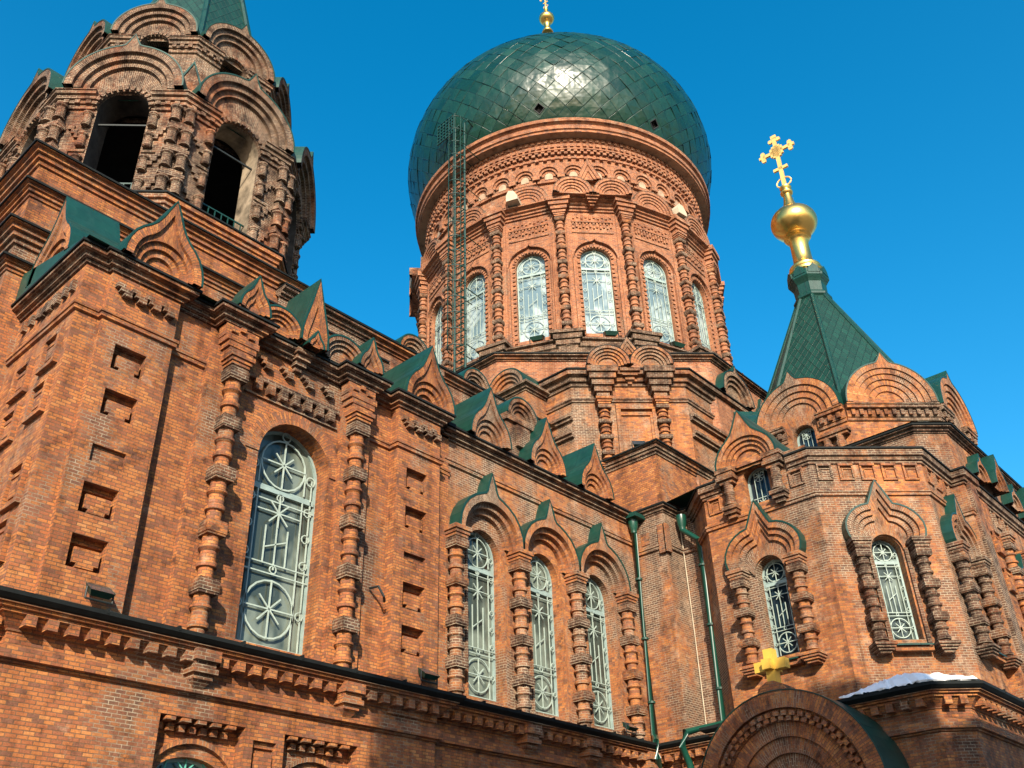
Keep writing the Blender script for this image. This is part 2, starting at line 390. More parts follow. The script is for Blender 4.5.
def bar(mb, F, p, q, w, d0, d1):
    dx, dz = q[0] - p[0], q[1] - p[1]; l = math.hypot(dx, dz); nx, nz = -dz / l * w / 2, dx / l * w / 2
    mb.prism(F, [(p[0] - nx, p[1] - nz), (q[0] - nx, q[1] - nz), (q[0] + nx, q[1] + nz), (p[0] + nx, p[1] + nz)], d0, d1)
def circ(mb, F, c, r, w, d0, d1, n=20):
    o = [(c[0] + r * math.cos(2 * math.pi * i / n), c[1] + r * math.sin(2 * math.pi * i / n)) for i in range(n + 1)]
    i_ = [(c[0] + (r - w) * math.cos(2 * math.pi * i / n), c[1] + (r - w) * math.sin(2 * math.pi * i / n)) for i in range(n + 1)]
    mb.ring(F, o, i_, d0, d1)

church = bpy.data.objects.new('church', None); C.objects.link(church); church.location = (0, 0, 0)
church['label'] = 'red brick domed church with green onion dome, bell tower, gilded finials and arched windows'
church['category'] = 'church'

def window(F, sc, hw, zb, zs, rise, d, style='tall', pane='pane', grille='grille', fw=.06, label=None):
    """frame (part) with pane and ironwork grille (sub-parts); d is the glass plane"""
    mb = MB(); O = outline(sc, hw, zb, zs, rise); I = outline(sc, hw - fw, zb + fw, zs, rise - fw)
    mb.ring(F, O, I, d, d + .07); bar(mb, F, (sc - hw, zb + fw / 2), (sc + hw, zb + fw / 2), fw, d, d + .07)
    zt = zs - .60 * hw
    if style != 'small':
        bar(mb, F, (sc - hw + fw, zt), (sc + hw - fw, zt), .10, d + .002, d + .10)
        bar(mb, F, (sc - hw + fw, zt + .09), (sc + hw - fw, zt + .09), .03, d + .002, d + .06)
    w = mb.build('window', 'frame', church, label=label)
    pm = MB(); pm.face([F.P(a, d + .012, z) for a, z in outline(sc, hw - fw * .5, zb, zs, rise - fw * .5)]); pm.build('pane', pane, w)
    g = MB(); b0, b1 = d + .075, d + .10; t = max(.018, hw * .030)
    def V(a, z0, z1): bar(g, F, (sc + a, z0), (sc + a, z1), t, b0, b1)
    def H(z, k=1): bar(g, F, (sc - hw * k, z), (sc + hw * k, z), t, b0 + .002, b1 + .004)
    def star(c, r, n=4, a0=0):
        for i in range(n):
            a = a0 + math.pi * i / n; bar(g, F, (c[0] - r * math.cos(a), c[1] - r * math.sin(a)), (c[0] + r * math.cos(a), c[1] + r * math.sin(a)), t * 1.15, b0 + .006 + i * .0015, b1 + .008 + i * .0015)
    if style == 'small':
        V(-hw * .4, zb, zs + rise * .75); V(hw * .4, zb, zs + rise * .75); V(0, zb, zs + rise * .2); H(zb + (zs - zb) * .35, .95)
        circ(g, F, (sc, zs + rise * .35), hw * .42, t, b0, b1); star((sc, zs + rise * .35), hw * .40, 4); star((sc, zb + (zs - zb) * .16), hw * .34, 4)
    else:
        cz = zs + .12 * hw; cr = hw * .64
        circ(g, F, (sc, cz), cr, t * 1.3, b0, b1); star((sc, cz), cr * .97, 2); star((sc, cz), cr * .55, 2, math.pi / 4)
        circ(g, F, (sc, cz + cr + hw * .12), hw * .13, t, b0, b1, 12)
        for sg in (-1, 1):
            circ(g, F, (sc + sg * hw * .80, cz - .16 * hw), hw * .13, t, b0, b1, 12); V(sg * hw * .64, zt + .12, cz)
        zlow = zb + 1.75 * hw
        H(zlow, .94); H(zlow + .22 * hw, .94); H(zb + .14 * hw, .94); H(zt - .26 * hw, .94)
        c2 = (sc, zb + .96 * hw); circ(g, F, c2, hw * .66, t * 1.3, b0, b1); star(c2, hw * .64, 2); star(c2, hw * .40, 2, math.pi / 4)
        for a in (-.62, .62): V(a * hw, zb + .1, zt - .05)
        V(0, zlow + .1, zt - .05)
        for a in (-.3, .3): V(a * hw, zlow + .2 * hw, zlow + (zt - zlow) * .56)
        zc = zlow + (zt - zlow) * .74; star((sc, zc), hw * .36, 4); bar(g, F, (sc - hw * .6, zc), (sc + hw * .6, zc), t, b0, b1)
        bar(g, F, (sc - hw * .28, zlow + (zt - zlow) * .30), (sc + hw * .28, zlow + (zt - zlow) * .42), t, b0, b1)
        n = max(2, int((zt - zlow) / (hw * .62)))
        for sg in (-1, 1):
            for k in range(n): circ(g, F, (sc + sg * hw * .79, zlow + (zt - zlow) * (k + .6) / n), hw * .115, t * .8, b0, b1, 10)
            circ(g, F, (sc + sg * hw * .80, zb + .96 * hw), hw * .11, t * .8, b0, b1, 10)
        circ(g, F, (sc, zlow + .11 * hw), hw * .10, t * .8, b0, b1, 10); circ(g, F, (sc, zt - .13 * hw), hw * .10, t * .8, b0, b1, 10)
        if hw > .8: V(.84 * hw, zb + .05, zs); V(-.84 * hw, zb + .05, zs)
    g.build('grille', grille, w)
    return w

def colonnette(F, s, d, z0, z1, r=.17, mod=.86, mat='brick_trim', block=1.0, base=None, cap=.28, seg=14, label=None, bmat='brick_trim'):
    """stacked turned column: square blocks, rings and drums, repeated"""
    mb = MB(); bl = []; x, y, _ = F.P(s, d, 0)
    z = z0
    n = max(1, int(round((z1 - cap - z0) / mod))); m = (z1 - cap - z0) / n
    prof = []
    for k in range(n):
        b = z0 + k * m
        prof += [(r * .92, b), (r * .92, b + m * .16), (r * 1.22, b + m * .18), (r * 1.28, b + m * .22), (r * 1.22, b + m * .26), (r, b + m * .28),
                 (r * .96, b + m * .45), (r * 1.08, b + m * .47), (r * 1.30, b + m * .50), (r * 1.30, b + m * .535), (r * 1.02, b + m * .56), (r, b + m * .72)]
        bw = r * 1.32 * block * random.uniform(.95, 1.06)
        mb.lathe(x, y, prof, seg, cap=False); prof = []
        bb = MB(); bl.append(bb)
        for a, c, k2 in ((.72, .76, .93), (.76, .93, 1.0), (.93, .975, .93)):
            bb.box(F, s - bw * k2, s + bw * k2, d - bw * k2, d + bw * k2, b + m * a, b + m * c)
        mb.lathe(x, y, [(r * 1.05, b + m * .97), (r * 1.05, b + m * 1.0)], seg, cap=False)
    zt = z1 - cap
    for a, c, k2 in ((0, .28, 1.35), (.28, .6, 1.55), (.6, 1.0, 1.8)):
        mb.box(F, s - r * k2, s + r * k2, d - r * k2, d + r * k2, zt + cap * a, zt + cap * c)
    if base:
        for a, c, k2 in ((0, .35, 1.9), (-.3, 0, 1.65), (-.6, -.3, 1.35), (-.9, -.6, 1.0)):
            mb.box(F, s - r * k2, s + r * k2, d - r * k2, d + r * k2, z0 + base * a, z0 + base * c)
    o = mb.build('colonnette', mat, church, 40, label); [q.build('block', bmat, o) for q in bl]; return o

# unit outlines (half width 1 at the foot), left to right
def c_round(tip=.33, tw=.11, n=30, hw=1.0, rise=1.0):
    P = []
    for i in range(n + 1):
        a = math.pi * i / n; P.append((-hw * math.cos(a), rise * math.sin(a)))
    if tip:
        zt = rise * math.sqrt(max(0, 1 - (tw / hw) ** 2))
        P = [p for p in P if p[0] < -tw - .01] + [(-tw, zt + .02), (-tw * .55, zt + tip * .42), (0, rise + tip), (tw * .55, zt + tip * .42), (tw, zt + .02)] + [p for p in P if p[0] > tw + .01]
    return P
def mirror(h): return h + [(-a, z) for a, z in reversed(h[:-1])]
C_KEEL = mirror([(-1, 0), (-.985, .22), (-.93, .45), (-.83, .68), (-.68, .88), (-.52, 1.03), (-.37, 1.22), (-.24, 1.48), (-.12, 1.80), (0, 2.12)])
C_TREF = mirror([(-.98, -.02), (-1.06, .12), (-1.10, .32), (-1.08, .52), (-1.0, .70), (-.88, .86), (-.72, .99), (-.55, 1.07), (-.42, 1.10), (-.34, 1.12), (-.24, 1.34), (-.12, 1.62), (0, 1.90)])
C_OGEE = mirror([(-1, -.02), (-1.0, .15), (-.97, .38), (-.88, .62), (-.73, .84), (-.54, 1.0), (-.34, 1.11), (-.2, 1.17), (-.135, 1.28), (-.07, 1.52), (0, 1.78)])

def gable(F, sc, zb, hw, curve, scales=(1, .86, .72, .58), d0=.3, step=.07, back=.0, mat='brick_trim', cap='green', capw=.045, hole=None, kz=1.0, name='arched_gable', label=None, fill=True, rnd_from=99, rise=1.0):
    """stepped brick arch or gable standing proud of the wall; outer edge capped with sheet metal"""
    c = [(a * hw, z * hw * kz) for a, z in curve]
    cr_ = [(a, z * rise) for a, z in arch_pts(0, hw, 0, hw, len(c) - 1)]
    mb = MB(); cc_ = lambda i: cr_ if i >= rnd_from else c
    for i, k in enumerate(scales):
        o = [(sc + a * k, zb + z * (k if z > 0 else 1)) for a, z in cc_(i)]
        kn = scales[i + 1] if i + 1 < len(scales) else None
        d = d0 - step * i
        if kn is not None:
            q = [(sc + a * kn, zb + z * (kn if z > 0 else 1)) for a, z in cc_(i + 1)]
            mb.ring(F, o, q, -back if i == 0 else d, d, sides=(i == 0), din=d - step)
        else:
            if hole is None:
                if fill: mb.face([F.P(a, d, z) for a, z in o])
            else:                                   # hole: outline with the same count
                q = hole if len(hole) == len(o) else None
                mb.ring(F, o, q, d, d, sides=False, din=d - .15)
    g = mb.build(name, mat, church, None, label)
    if cap:
        cm = MB(); o = [(sc + a, zb + z) for a, z in c]
        e = []
        for i, p in enumerate(o):                  # offset outwards
            a = o[max(i - 1, 0)]; b = o[min(i + 1, len(o) - 1)]; l = math.hypot(b[0] - a[0], b[1] - a[1]) or 1
            e.append((p[0] - (b[1] - a[1]) / l * capw, p[1] + (b[0] - a[0]) / l * capw))
        for i in range(len(o) - 1):
            for (u, w, da, db) in ((e[i], e[i + 1], d0 + .015, -back),):
                cm.face([F.P(u[0], da, u[1]), F.P(w[0], da, w[1]), F.P(w[0], db, w[1]), F.P(u[0], db, u[1])])
            cm.face([F.P(o[i][0], d0 + .015, o[i][1]), F.P(o[i + 1][0], d0 + .015, o[i + 1][1]), F.P(e[i + 1][0], d0 + .015, e[i + 1][1]), F.P(e[i][0], d0 + .015, e[i][1])])
            cm.face([F.P(o[i][0], d0 + .015, o[i][1]), F.P(o[i + 1][0], d0 + .015, o[i + 1][1]), F.P(o[i + 1][0], d0 - .03, o[i + 1][1]), F.P(o[i][0], d0 - .03, o[i][1])])
        cm.build('metal_cap', cap, g)
    return g

def teeth(mb, F, sc, zc, r, n, w, h, d0, d1, a0=8, a1=172):
    for i in range(n):
        a = R_(a0 + (a1 - a0) * (i + .5) / n); c, s_ = math.cos(a), math.sin(a)
        p = [(sc + c * r - s_ * w / 2, zc + s_ * r + c * w / 2), (sc + c * r + s_ * w / 2, zc + s_ * r - c * w / 2),
             (sc + c * (r + h) + s_ * w / 2, zc + s_ * (r + h) - c * w / 2), (sc + c * (r + h) - s_ * w / 2, zc + s_ * (r + h) + c * w / 2)]
        mb.prism(F, p, d0, d1)

def blind_panel(F, s0, s1, z0, z1, d, dep=.30, mat='brick', plain=False):
    """square sunk panel with a stepped raised field"""
    mb = MB()
    mb.rect(F, s0, s1, d - dep, z0, z1)
    for a in ((s0, z0, s0, z1), (s1, z0, s1, z1), (s0, z1, s1, z1), (s0, z0, s1, z0)):
        mb.face([F.P(a[0], d, a[1]), F.P(a[2], d, a[3]), F.P(a[2], d - dep, a[3]), F.P(a[0], d - dep, a[1])])
    w, h = s1 - s0, z1 - z0
    if plain: return mb.build('sunk_panel', mat, church)
    mb.box(F, s0 + w * .0, s1, d - dep, d - dep * .62, z1 - h * .18, z1 - h * .004)
    mb.box(F, s0 + w * .18, s1 - w * .10, d - dep, d - dep * .22, z0 + h * .20, z1 - h * .34)
    mb.box(F, s0 + w * .30, s1 - w * .22, d - dep, d - dep * .222, z0 + h * .08, z0 + h * .20)
    return mb.build('blind_panel', mat, church)

def panel_front(mb, F, s0, s1, z0, z1, a, b, holes, d):
    """front sheet s0..s1 with square holes a..b at each (z0,z1)"""
    mb.rect(F, s0, a, d, z0, z1); mb.rect(F, b, s1, d, z0, z1)
    z = z0
    for h0, h1 in sorted(holes): mb.rect(F, a, b, d, z, h0); z = h1
    mb.rect(F, a, b, d, z, z1)

# cornice profiles (d outwards, z relative)
def prof(z, spec): return [(d, z + a) for d, a in spec]
CORN = [(0, -.34), (.05, -.33), (.05, -.26), (.13, -.25), (.13, -.16), (.26, -.13), (.26, -.045), (-.3, -.03)]
STRING = [(0, -.10), (.06, -.085), (.06, .0), (.09, .01), (.09, .075), (0, .11)]
def cornice(path, z, spec=CORN, mat='brick_trim', closed=False, dent=None, metal=True, extra=0, label=None):
    mb = MB(); mb.molding(path, prof(z, spec), closed)
    if dent: mb.dentils(path, dent[0], dent[1], 0, dent[2], z + dent[3], z + dent[4], closed, .05)
    o = mb.build('cornice', mat, church, None, label)
    if metal:
        dm = max(d for d, _ in spec); m2 = MB(); m2.molding(path, [(dm - .02, z - .044), (dm + .045, z - .05), (dm + .045, z + .005), (-.35, z + .06 + extra)], closed)
        m2.build('flashing', 'fascia', o)
    return o
def string(path, z, mat='brick_trim', spec=STRING, closed=False):
    mb = MB(); mb.molding(path, prof(z, spec), closed); return mb.build('string_course', mat, church)

FN = Fr(0, 0, 270)                     # -Y faces: s = X, d = -Y  (F.P(s,d,z) = (s,-d,z)); use FY(y)
def FY(y): return Fr(0, y, 270)
def FX(x): return Fr(x, 0, 180)        # -X faces: s = -Y

ZS, ZC, ZL = 11.6, 12.95, 5.58
# =================================================================== ground
g = MB(); g.face([(-900, -900, GZ), (900, -900, GZ), (900, 900, GZ), (-900, 900, GZ)])
go = g.build('ground', 'asphalt'); go['kind'] = 'structure'

# =================================================================== west block (left) and nave side wall
F = FY(16.55)
nave_c = (17.5, 19.95, 22.4)
wb = MB()
# window wall of the west block
wall_open(wb, F, 7.7, 14.15, 5.0, ZC, [(11.28, .97, 5.9, 10.1, .97)], 0, .5)
# corner strip (front) and side wall
wb.rect(FY(16.42), 5.75, 6.3, 0, 5.0, ZC)
wb.rect(FX(5.75), -19.4, -16.42, 0, 5.0, ZC)
# second pilaster return and strip
wb.rect(F, 15.5, 16.15, 0, 5.0, ZC)
wb.build('wall', 'brick', church, label='orange brick wall of the block with the tall single window')
# corner pilaster with sunk panels
Fp = FY(16.30); holes = [(6.38, 7.0), (7.42, 8.02), (9.45, 10.02), (10.48, 11.05)]
pb = MB(); panel_front(pb, Fp, 6.25, 7.80, 5.52, ZC, 6.62, 7.3, holes + [(8.44, 8.80)], 0)
for a, y1 in ((6.25, 16.42), (7.80, 16.55)):
    pb.face([(a, 16.30, 5.52), (a, y1, 5.52), (a, y1, ZC), (a, 16.30, ZC)])
pb.build('pilaster', 'brick', church)
for z0, z1 in holes: blind_panel(Fp, 6.62, 7.3, z0, z1, 0)
blind_panel(Fp, 6.62, 7.3, 8.44, 8.80, 0, .08, plain=True)
# second pilaster
Fq = FY(16.25); holes2 = [(6.38, 7.02), (7.42, 8.05), (9.42, 10.0), (10.46, 11.05)]
pb = MB(); panel_front(pb, Fq, 14.08, 15.55, 5.0, ZC, 14.40, 15.10, holes2 + [(8.60, 8.80)], 0)
for a in (14.08, 15.55): pb.face([(a, 16.25, 5.0), (a, 16.6, 5.0), (a, 16.6, ZC), (a, 16.25, ZC)])
pb.build('pilaster', 'brick', church)
for z0, z1 in holes2: blind_panel(Fq, 14.40, 15.10, z0, z1, 0)
blind_panel(Fq, 14.40, 15.10, 8.60, 8.80, 0, .10, plain=True)
# side wall panels (left face)
Fs = FX(5.75)
for (y0, y1, z0, z1) in ((16.75, 17.25, 6.4, 7.1), (16.75, 17.25, 7.5, 8.2), (16.75, 17.25, 9.35, 9.95), (16.75, 17.25, 10.45, 11.05),
                         (17.95, 18.45, 10.3, 10.9), (17.95, 18.45, 9.2, 9.8), (17.95, 18.45, 7.5, 8.2)):
    mb = MB()
    s0, s1 = -y1, -y0
    mb.box(Fs, s0 - .12, s0, .0, .10, z0 - .1, z1 + .1); mb.box(Fs, s1, s1 + .12, 0, .10, z0 - .1, z1 + .1)
    mb.box(Fs, s0, s1, 0, .102, z1, z1 + .14); mb.box(Fs, s0, s1, 0, .05, z1 - .16, z1 - .08); mb.box(Fs, s0 + .1, s1 - .1, .0, .06, z0 + .1, z1 - .22); mb.box(Fs, s0, s1, 0, .098, z0 - .1, z0)
    mb.build('blind_panel', 'brick', church)
# buttresses carrying the colonnettes
for a, b in ((8.72, 9.62), (12.45, 13.3)):
    bt = MB(); bt.box(F, a, b, -.05, .14, 5.0, 12.15)
    bt.build('pilaster', 'brick', church)
for s in (9.3, 12.78): colonnette(FY(16.28), s, .02, 5.6, 11.9, .165, 1.2, 'brick', 1.05)
for s in (9.3, 12.78):
    cp = MB()
    for k, (z0, z1) in enumerate(((11.9, 12.05), (12.05, 12.2), (12.2, 12.35))): cp.box(F, s - .30 - .05 * k, s + .30 + .05 * k, .1, .46 + .02 * k, z0, z1)
    cp.box(F, s - .42, s + .42, .1, .40, 12.35, ZC - .3)
    for j in range(3): cp.box(F, s - .30 + .22 * j, s - .17 + .22 * j, .36, .47, 12.44 + .10 * (j % 2), 12.54 + .10 * (j % 2))
    cp.build('capital', 'brick', church)
window(F, 11.28, .97, 5.9, 10.1, .97, -.5, label='tall round headed window with star grille, the widest of the row')
# voussoir arch over big window
vm = MB(); vm.ring(F, arch_pts(11.28, 1.32, 10.1, 1.28), arch_pts(11.28, .975, 10.1, .975), 0, .03, din=0); vm.build('arch', 'brick', church)
# ornamental bands over the big window
ob = MB()
ob.box(F, 9.75, 12.35, 0, .12, 11.78, 11.90); ob.box(F, 9.75, 12.35, 0, .06, 11.40, 11.46)
for k in range(7): ob.box(F, 9.95 + .345 * k, 10.12 + .345 * k, 0, .17, 11.50, 11.78)
def stepped_crosses(mb, F, a, b, z, n, d=.0, u=.085):
    w = (b - a) / n
    for k in range(n):
        c = a + w * (k + .5)
        for dx, dz in ((-2, 1), (-1, 1), (-1, 0), (0, 0), (0, -1), (1, -1), (1, 0)):
            mb.box(F, c + dx * u - u / 2, c + dx * u + u / 2, d, d + .14, z + dz * u, z + dz * u + u * .96)
stepped_crosses(ob, F, 9.9, 12.3, 12.25, 4)
ob.build('brick_ornament', 'brick_trim', church, label='stepped brick crosses and dentils over the tall window')
for F_, a, b in ((Fp, 6.4, 7.7), (Fq, 14.2, 15.5)):
    ob = MB(); stepped_crosses(ob, F_, a, b, 12.22, 4); ob.build('brick_ornament', 'brick_trim', church)
ob = MB()
for k in range(5): ob.box(Fs, -19.0 + .35 * k, -18.85 + .35 * k, 0, .09, 12.15, 12.4)
ob.build('brick_ornament', 'brick_trim', church); ob = MB()
for k in range(5): ob.box(Fs, -18.1 + .32 * k, -17.95 + .32 * k, 0, .09, 12.1, 12.35)
ob.build('brick_ornament', 'brick_trim', church)
# strings and cornices of the block
blk_path = [(5.75, 19.4), (5.75, 16.42), (6.25, 16.42), (6.25, 16.30), (7.80, 16.30), (7.80, 16.55), (8.72, 16.55)]
string(blk_path, ZS, 'brick')
string([(13.3, 16.55), (14.08, 16.55), (14.08, 16.25), (15.55, 16.25), (15.55, 16.55), (16.2, 16.6)], ZS, 'brick')
cornice([(5.75, 19.4), (5.75, 16.42), (6.25, 16.42), (6.25, 16.30), (7.80, 16.30), (7.80, 16.55), (8.84, 16.55), (8.84, 16.18), (9.76, 16.18), (9.76, 16.5),
         (12.32, 16.5), (12.32, 16.18), (13.24, 16.18), (13.24, 16.55), (14.08, 16.55), (14.08, 16.25), (15.55, 16.25), (15.55, 16.6), (16.2, 16.6)], ZC + .05, label='stepped upper cornice of the west block')
# central corbel in the cornice
cb = MB()
for k in range(4): cb.box(F, 11.05 - .10 - .05 * k, 11.05 + .10 + .05 * k, 0, .12 + .09 * k, 12.45 + .12 * k, 12.57 + .12 * k)
cb.build('corbel', 'brick_trim', church)
# roof behind the parapet gables
rf = MB()
rf.face([(5.5, 16.0, 13.02), (16.4, 16.4, 13.02), (16.4, 19.5, 13.9), (5.5, 19.5, 13.9)]); rf.face([(5.5, 16.0, 13.02), (5.5, 19.5, 13.9), (5.5, 19.5, 13.0)])
rf.face([(16.2, 16.4, 12.98), (25.2, 16.4, 12.98), (25.2, 19.2, 14.4), (16.2, 19.2, 14.4)])
rf.build('roof', 'green_dark', church)

# parapet gables
K4 = (1, .80, .70, .54, .38)
gable(FY(16.0), 7.1, 13.0, .88, C_KEEL, K4, d0=.12, step=.075, back=3.2, mat='brick', rnd_from=2, rise=1.15, label='pointed front gable at the left corner')
gable(FX(5.55), -17.95, 13.25, .95, C_KEEL, K4, d0=.05, step=.06, back=1.2, mat='brick', rnd_from=2, rise=1.15, label='pointed side gable at the left corner')
gable(FY(16.1), 14.95, 13.0, .86, C_KEEL, K4, d0=.12, step=.075, back=2.6, mat='brick', rnd_from=2, rise=1.15, label='pointed gable above the second pilaster')
for i, s in enumerate((17.45, 19.93, 22.3)):
    gable(FY(16.22), s, 12.95, .80, C_KEEL, K4, d0=.08, step=.07, back=2.4, mat='brick', rnd_from=2, rise=1.15)
# middle bay: half round arches either side of a tall pointed gable
gable(FY(16.12), 10.2, 13.05, .60, c_round(0), (1, .85, .70, .55), .08, .06, 1.0, 'brick')
gable(FY(16.12), 12.1, 13.05, .68, c_round(0), (1, .85, .70, .55), .08, .06, 1.0, 'brick')
gable(FY(16.10), 11.12, 13.05, .36, mirror([(-1, 0), (-.98, .9), (-.86, 1.6), (-.5, 3.0), (0, 5.4)]), (1, .6), .12, .06, 1.2, 'brick')
gable(FY(15.9), 9.35, 13.05, .38, C_KEEL, (1, .7, .4), .06, .05, .8, 'brick', kz=1.2)
gable(FY(15.9), 12.78, 13.05, .36, C_KEEL, (1, .7, .4), .06, .05, .8, 'brick', kz=1.2)
gable(FY(15.95), 11.12, 12.95, .20, C_KEEL, (1, .6), .06, .05, .3, 'brick')

# ------------------------------------------------------------------ nave wall with three windows
F = FY(16.6)
nv = MB()
wall_open(nv, F, 16.0, 24.72, 5.0, ZC - .05, [(c, .66, 5.9, 9.7, .66) for c in nave_c], 0, .34)
nv.build('wall', 'brick_nave', church, label='worn brick wall of the three window nave')
string([(16.0, 16.6), (24.72, 16.6)], 11.98, 'brick_nave')
cornice([(15.9, 16.6), (24.70, 16.6)], ZC)
for c in nave_c: window(F, c, .66, 5.9, 9.7, .66, -.30)
NC = len(C_OGEE)
for i, c in enumerate(nave_c):
    gable(F, c, 9.98, 1.20, C_OGEE, (1, .88, .76, .645), d0=.40, step=.14, rnd_from=1, rise=1.0, back=0, mat='brick_nave', kz=.90, capw=.06, name='window_surround',
          hole=arch_pts(c, .68, 9.7, .68, NC - 1))
for s in (16.3, 18.72, 21.18, 23.62): colonnette(F, s, .20, 5.65, 10.0, .165, 1.05, 'brick_nave', 1.05)
for c in nave_c:
    for sg in (-1, 1):
        jb = MB()
        jb.box(F, c + sg * .70 - .03, c + sg * .70 + .03, 0, .10, 5.8, 9.98); jb.box(F, c + sg * .80 - .07, c + sg * .80 + .07, 0, .055, 5.8, 9.98)
        jb.build('jamb', 'brick_nave', church)

# clerestory (raised nave) behind the gables, running from the tower to the drum base
F = FY(19.2)
cl = MB(); cl.rect(F, 12.0, 24.0, 0, 12.9, 17.0); cl.build('wall', 'brick_tower', church, label='grey weathered clerestory wall behind the gables')
cornice([(12.0, 19.2), (23.2, 19.2)], 17.0)
string([(12.0, 19.2), (23.2, 19.2)], 15.9, 'brick_tower')
r2 = MB(); r2.face([(12.0, 18.9, 17.02), (24, 18.9, 17.02), (24, 24.6, 19.3), (12.0, 24.6, 19.3)]); r2.face([(12.0, 30.3, 17.02), (24, 30.3, 17.02), (24, 24.6, 19.3), (12.0, 24.6, 19.3)])
r2.build('roof', 'green_dark', church)
for s in (16.95, 19.75): gable(FY(19.0), s, 16.95, .62, c_round(.0), (1, .82, .64, .46), .1, .07, 1.6)
for s in (17.9, 20.7):
    mb = MB(); Fk = FY(19.2)
    for k in range(3): mb.box(Fk, s - .18 - .06 * k, s + .18 + .06 * k, 0, .2 + .07 * k, 16.2 + .2 * k, 16.4 + .2 * k)
    mb.build('corbel', 'brick_tower', church)

# ------------------------------------------------------------------ lower storey
LOW = [(0, -1.0), (.05, -.99), (.05, -.95), (.13, -.94), (.13, -.76), (.02, -.70), (0, -.70)]
LOWC = [(0, -.50), (.03, -.49), (.03, -.46), (.22, -.26), (.26, -.26), (.26, -.21), (.33, -.20), (.33, -.155), (.39, -.15), (.39, -.10), (-.6, -.02)]
low_path = [(1.0, 16.5), (5.95, 16.5), (5.95, 16.3), (15.55, 16.3), (15.55, 16.45), (24.45, 16.45), (24.45, 13.6), (23.65, 13.6), (23.65, 8.05), (24.25, 7.45), (42.0, 7.45)]
lw = MB(); 
Fl = FY(16.3)
def seg(mb, a, b, z0, z1):
    mb.face([(a[0], a[1], z0), (b[0], b[1], z0), (b[0], b[1], z1), (a[0], a[1], z1)])
for i, (a, b) in enumerate(zip(low_path[:-1], low_path[1:])):
    if i == 2: continue
    seg(lw, a, b, GZ, 5.5)
# window bays in the west lower wall: recesses with segmental arches
bays = ((8.85, 10.62), (11.52, 13.35))
cur = 5.95
for a, b in bays:
    if cur > 10: panel_front(lw, Fl, cur, a, GZ, 5.5, 10.82, 11.34, [(3.4, 4.02)], 0)
    else: lw.rect(Fl, cur, a, 0, GZ, 5.5)
    lw.rect(Fl, a, b, 0, 4.22, 5.5); lw.rect(Fl, a, b, 0, GZ, .4); cur = b
    for s in (a, b): lw.face([Fl.P(s, 0, .4), Fl.P(s, 0, 4.22), Fl.P(s, -.30, 4.22), Fl.P(s, -.30, .4)])
    lw.face([Fl.P(a, 0, 4.22), Fl.P(b, 0, 4.22), Fl.P(b, -.30, 4.22), Fl.P(a, -.30, 4.22)])
    m = (a + b) / 2
    wall_open(lw, Fl, a, b, .4, 4.22, [(m, .66, .4, 3.30, .32)], -.30, .25)
    n = 10; w = .80
    top = [(m + w * math.sin(R_(-62 + 124 * i / n)) / math.sin(R_(62)), 3.42 + .42 * (math.cos(R_(-62 + 124 * i / n)) - math.cos(R_(62))) / (1 - math.cos(R_(62)))) for i in range(n + 1)]
    lw.ring(Fl, [(x, z + .09) for x, z in top], top, -.30, -.20, din=-.30)
    for k in range(5): lw.box(Fl, a + .12 + (b - a - .2) * k / 5, a + .30 + (b - a - .2) * k / 5, -.302, .02, 4.14, 4.20)
    for k in range(7): lw.box(Fl, a + .04 + (b - a - .2) * k / 7, a + .16 + (b - a - .2) * k / 7, -.30, -.16, 4.0, 4.12)
lw.rect(Fl, cur, 15.55, 0, GZ, 5.5)
lw.build('wall', 'brick', church, label='lower storey brick wall below the dark gutter')
for a, b in bays:
    window(Fl, (a + b) / 2, .66, .4, 3.30, .32, -.54, 'tall', 'pane', 'grille_green', label='lower storey window with green ironwork')
blind_panel(Fl, 10.82, 11.34, 3.4, 4.02, 0, .14)
cornice(low_path, ZL, LOWC, 'brick', dent=(.36, .18, .27, -.44, -.26), metal=False, label='dentilled cornice of the lower storey')
mb = MB(); mb.molding(low_path, prof(ZL, LOW)); mb.build('string_course', 'brick', church, label='soldier course belt')
# dark metal gutter along the lower eaves
gm = MB(); gm.molding(low_path, prof(ZL, [(.36, -.15), (.43, -.11), (.50, -.05), (.50, .02), (.44, .035), (-.25, .11)]))
for (a, b) in zip(low_path[:-1], low_path[1:]):
    l = math.dist(a, b)
    if l < 1: continue
    Fj = Fr(a[0], a[1], math.degrees(math.atan2(-(b[0] - a[0]), (b[1] - a[1]))))
    for k in range(1, int(l / 1.25)):
        x = k * l / int(l / 1.25); gm.prism(Fj, [(x - .02, ZL - .03), (x + .02, ZL - .03), (x + .02, ZL + .06), (x - .02, ZL + .06)], .38, .512, True)
gm.build('gutter', 'fascia', church, label='sheet metal gutter above the lower storey, eaves shade put into its black colour')
# pendant consoles under the colonnettes
def console(x, y):
    Fc = FY(y); mb = MB()
    for k, (w, d, z0, z1) in enumerate(((.26, .40, 5.17, 5.37), (.22, .32, 5.05, 5.17), (.26, .36, 4.95, 5.05), (.20, .28, 4.85, 4.95))): mb.box(Fc, x - w, x + w, 0, d, z0, z1)
    ap = Fc.P(x, 0, 4.58); q = [Fc.P(x - .2, 0, 4.85), Fc.P(x - .2, .26, 4.85), Fc.P(x + .2, .26, 4.85), Fc.P(x + .2, 0, 4.85)]
    for i in range(3): mb.face([q[i], q[i + 1], ap])
    mb.build('console', 'brick', church)
for x in (9.42, 12.9): console(x, 16.3)
for x in (18.72, 21.18, 23.9): console(x, 16.45)

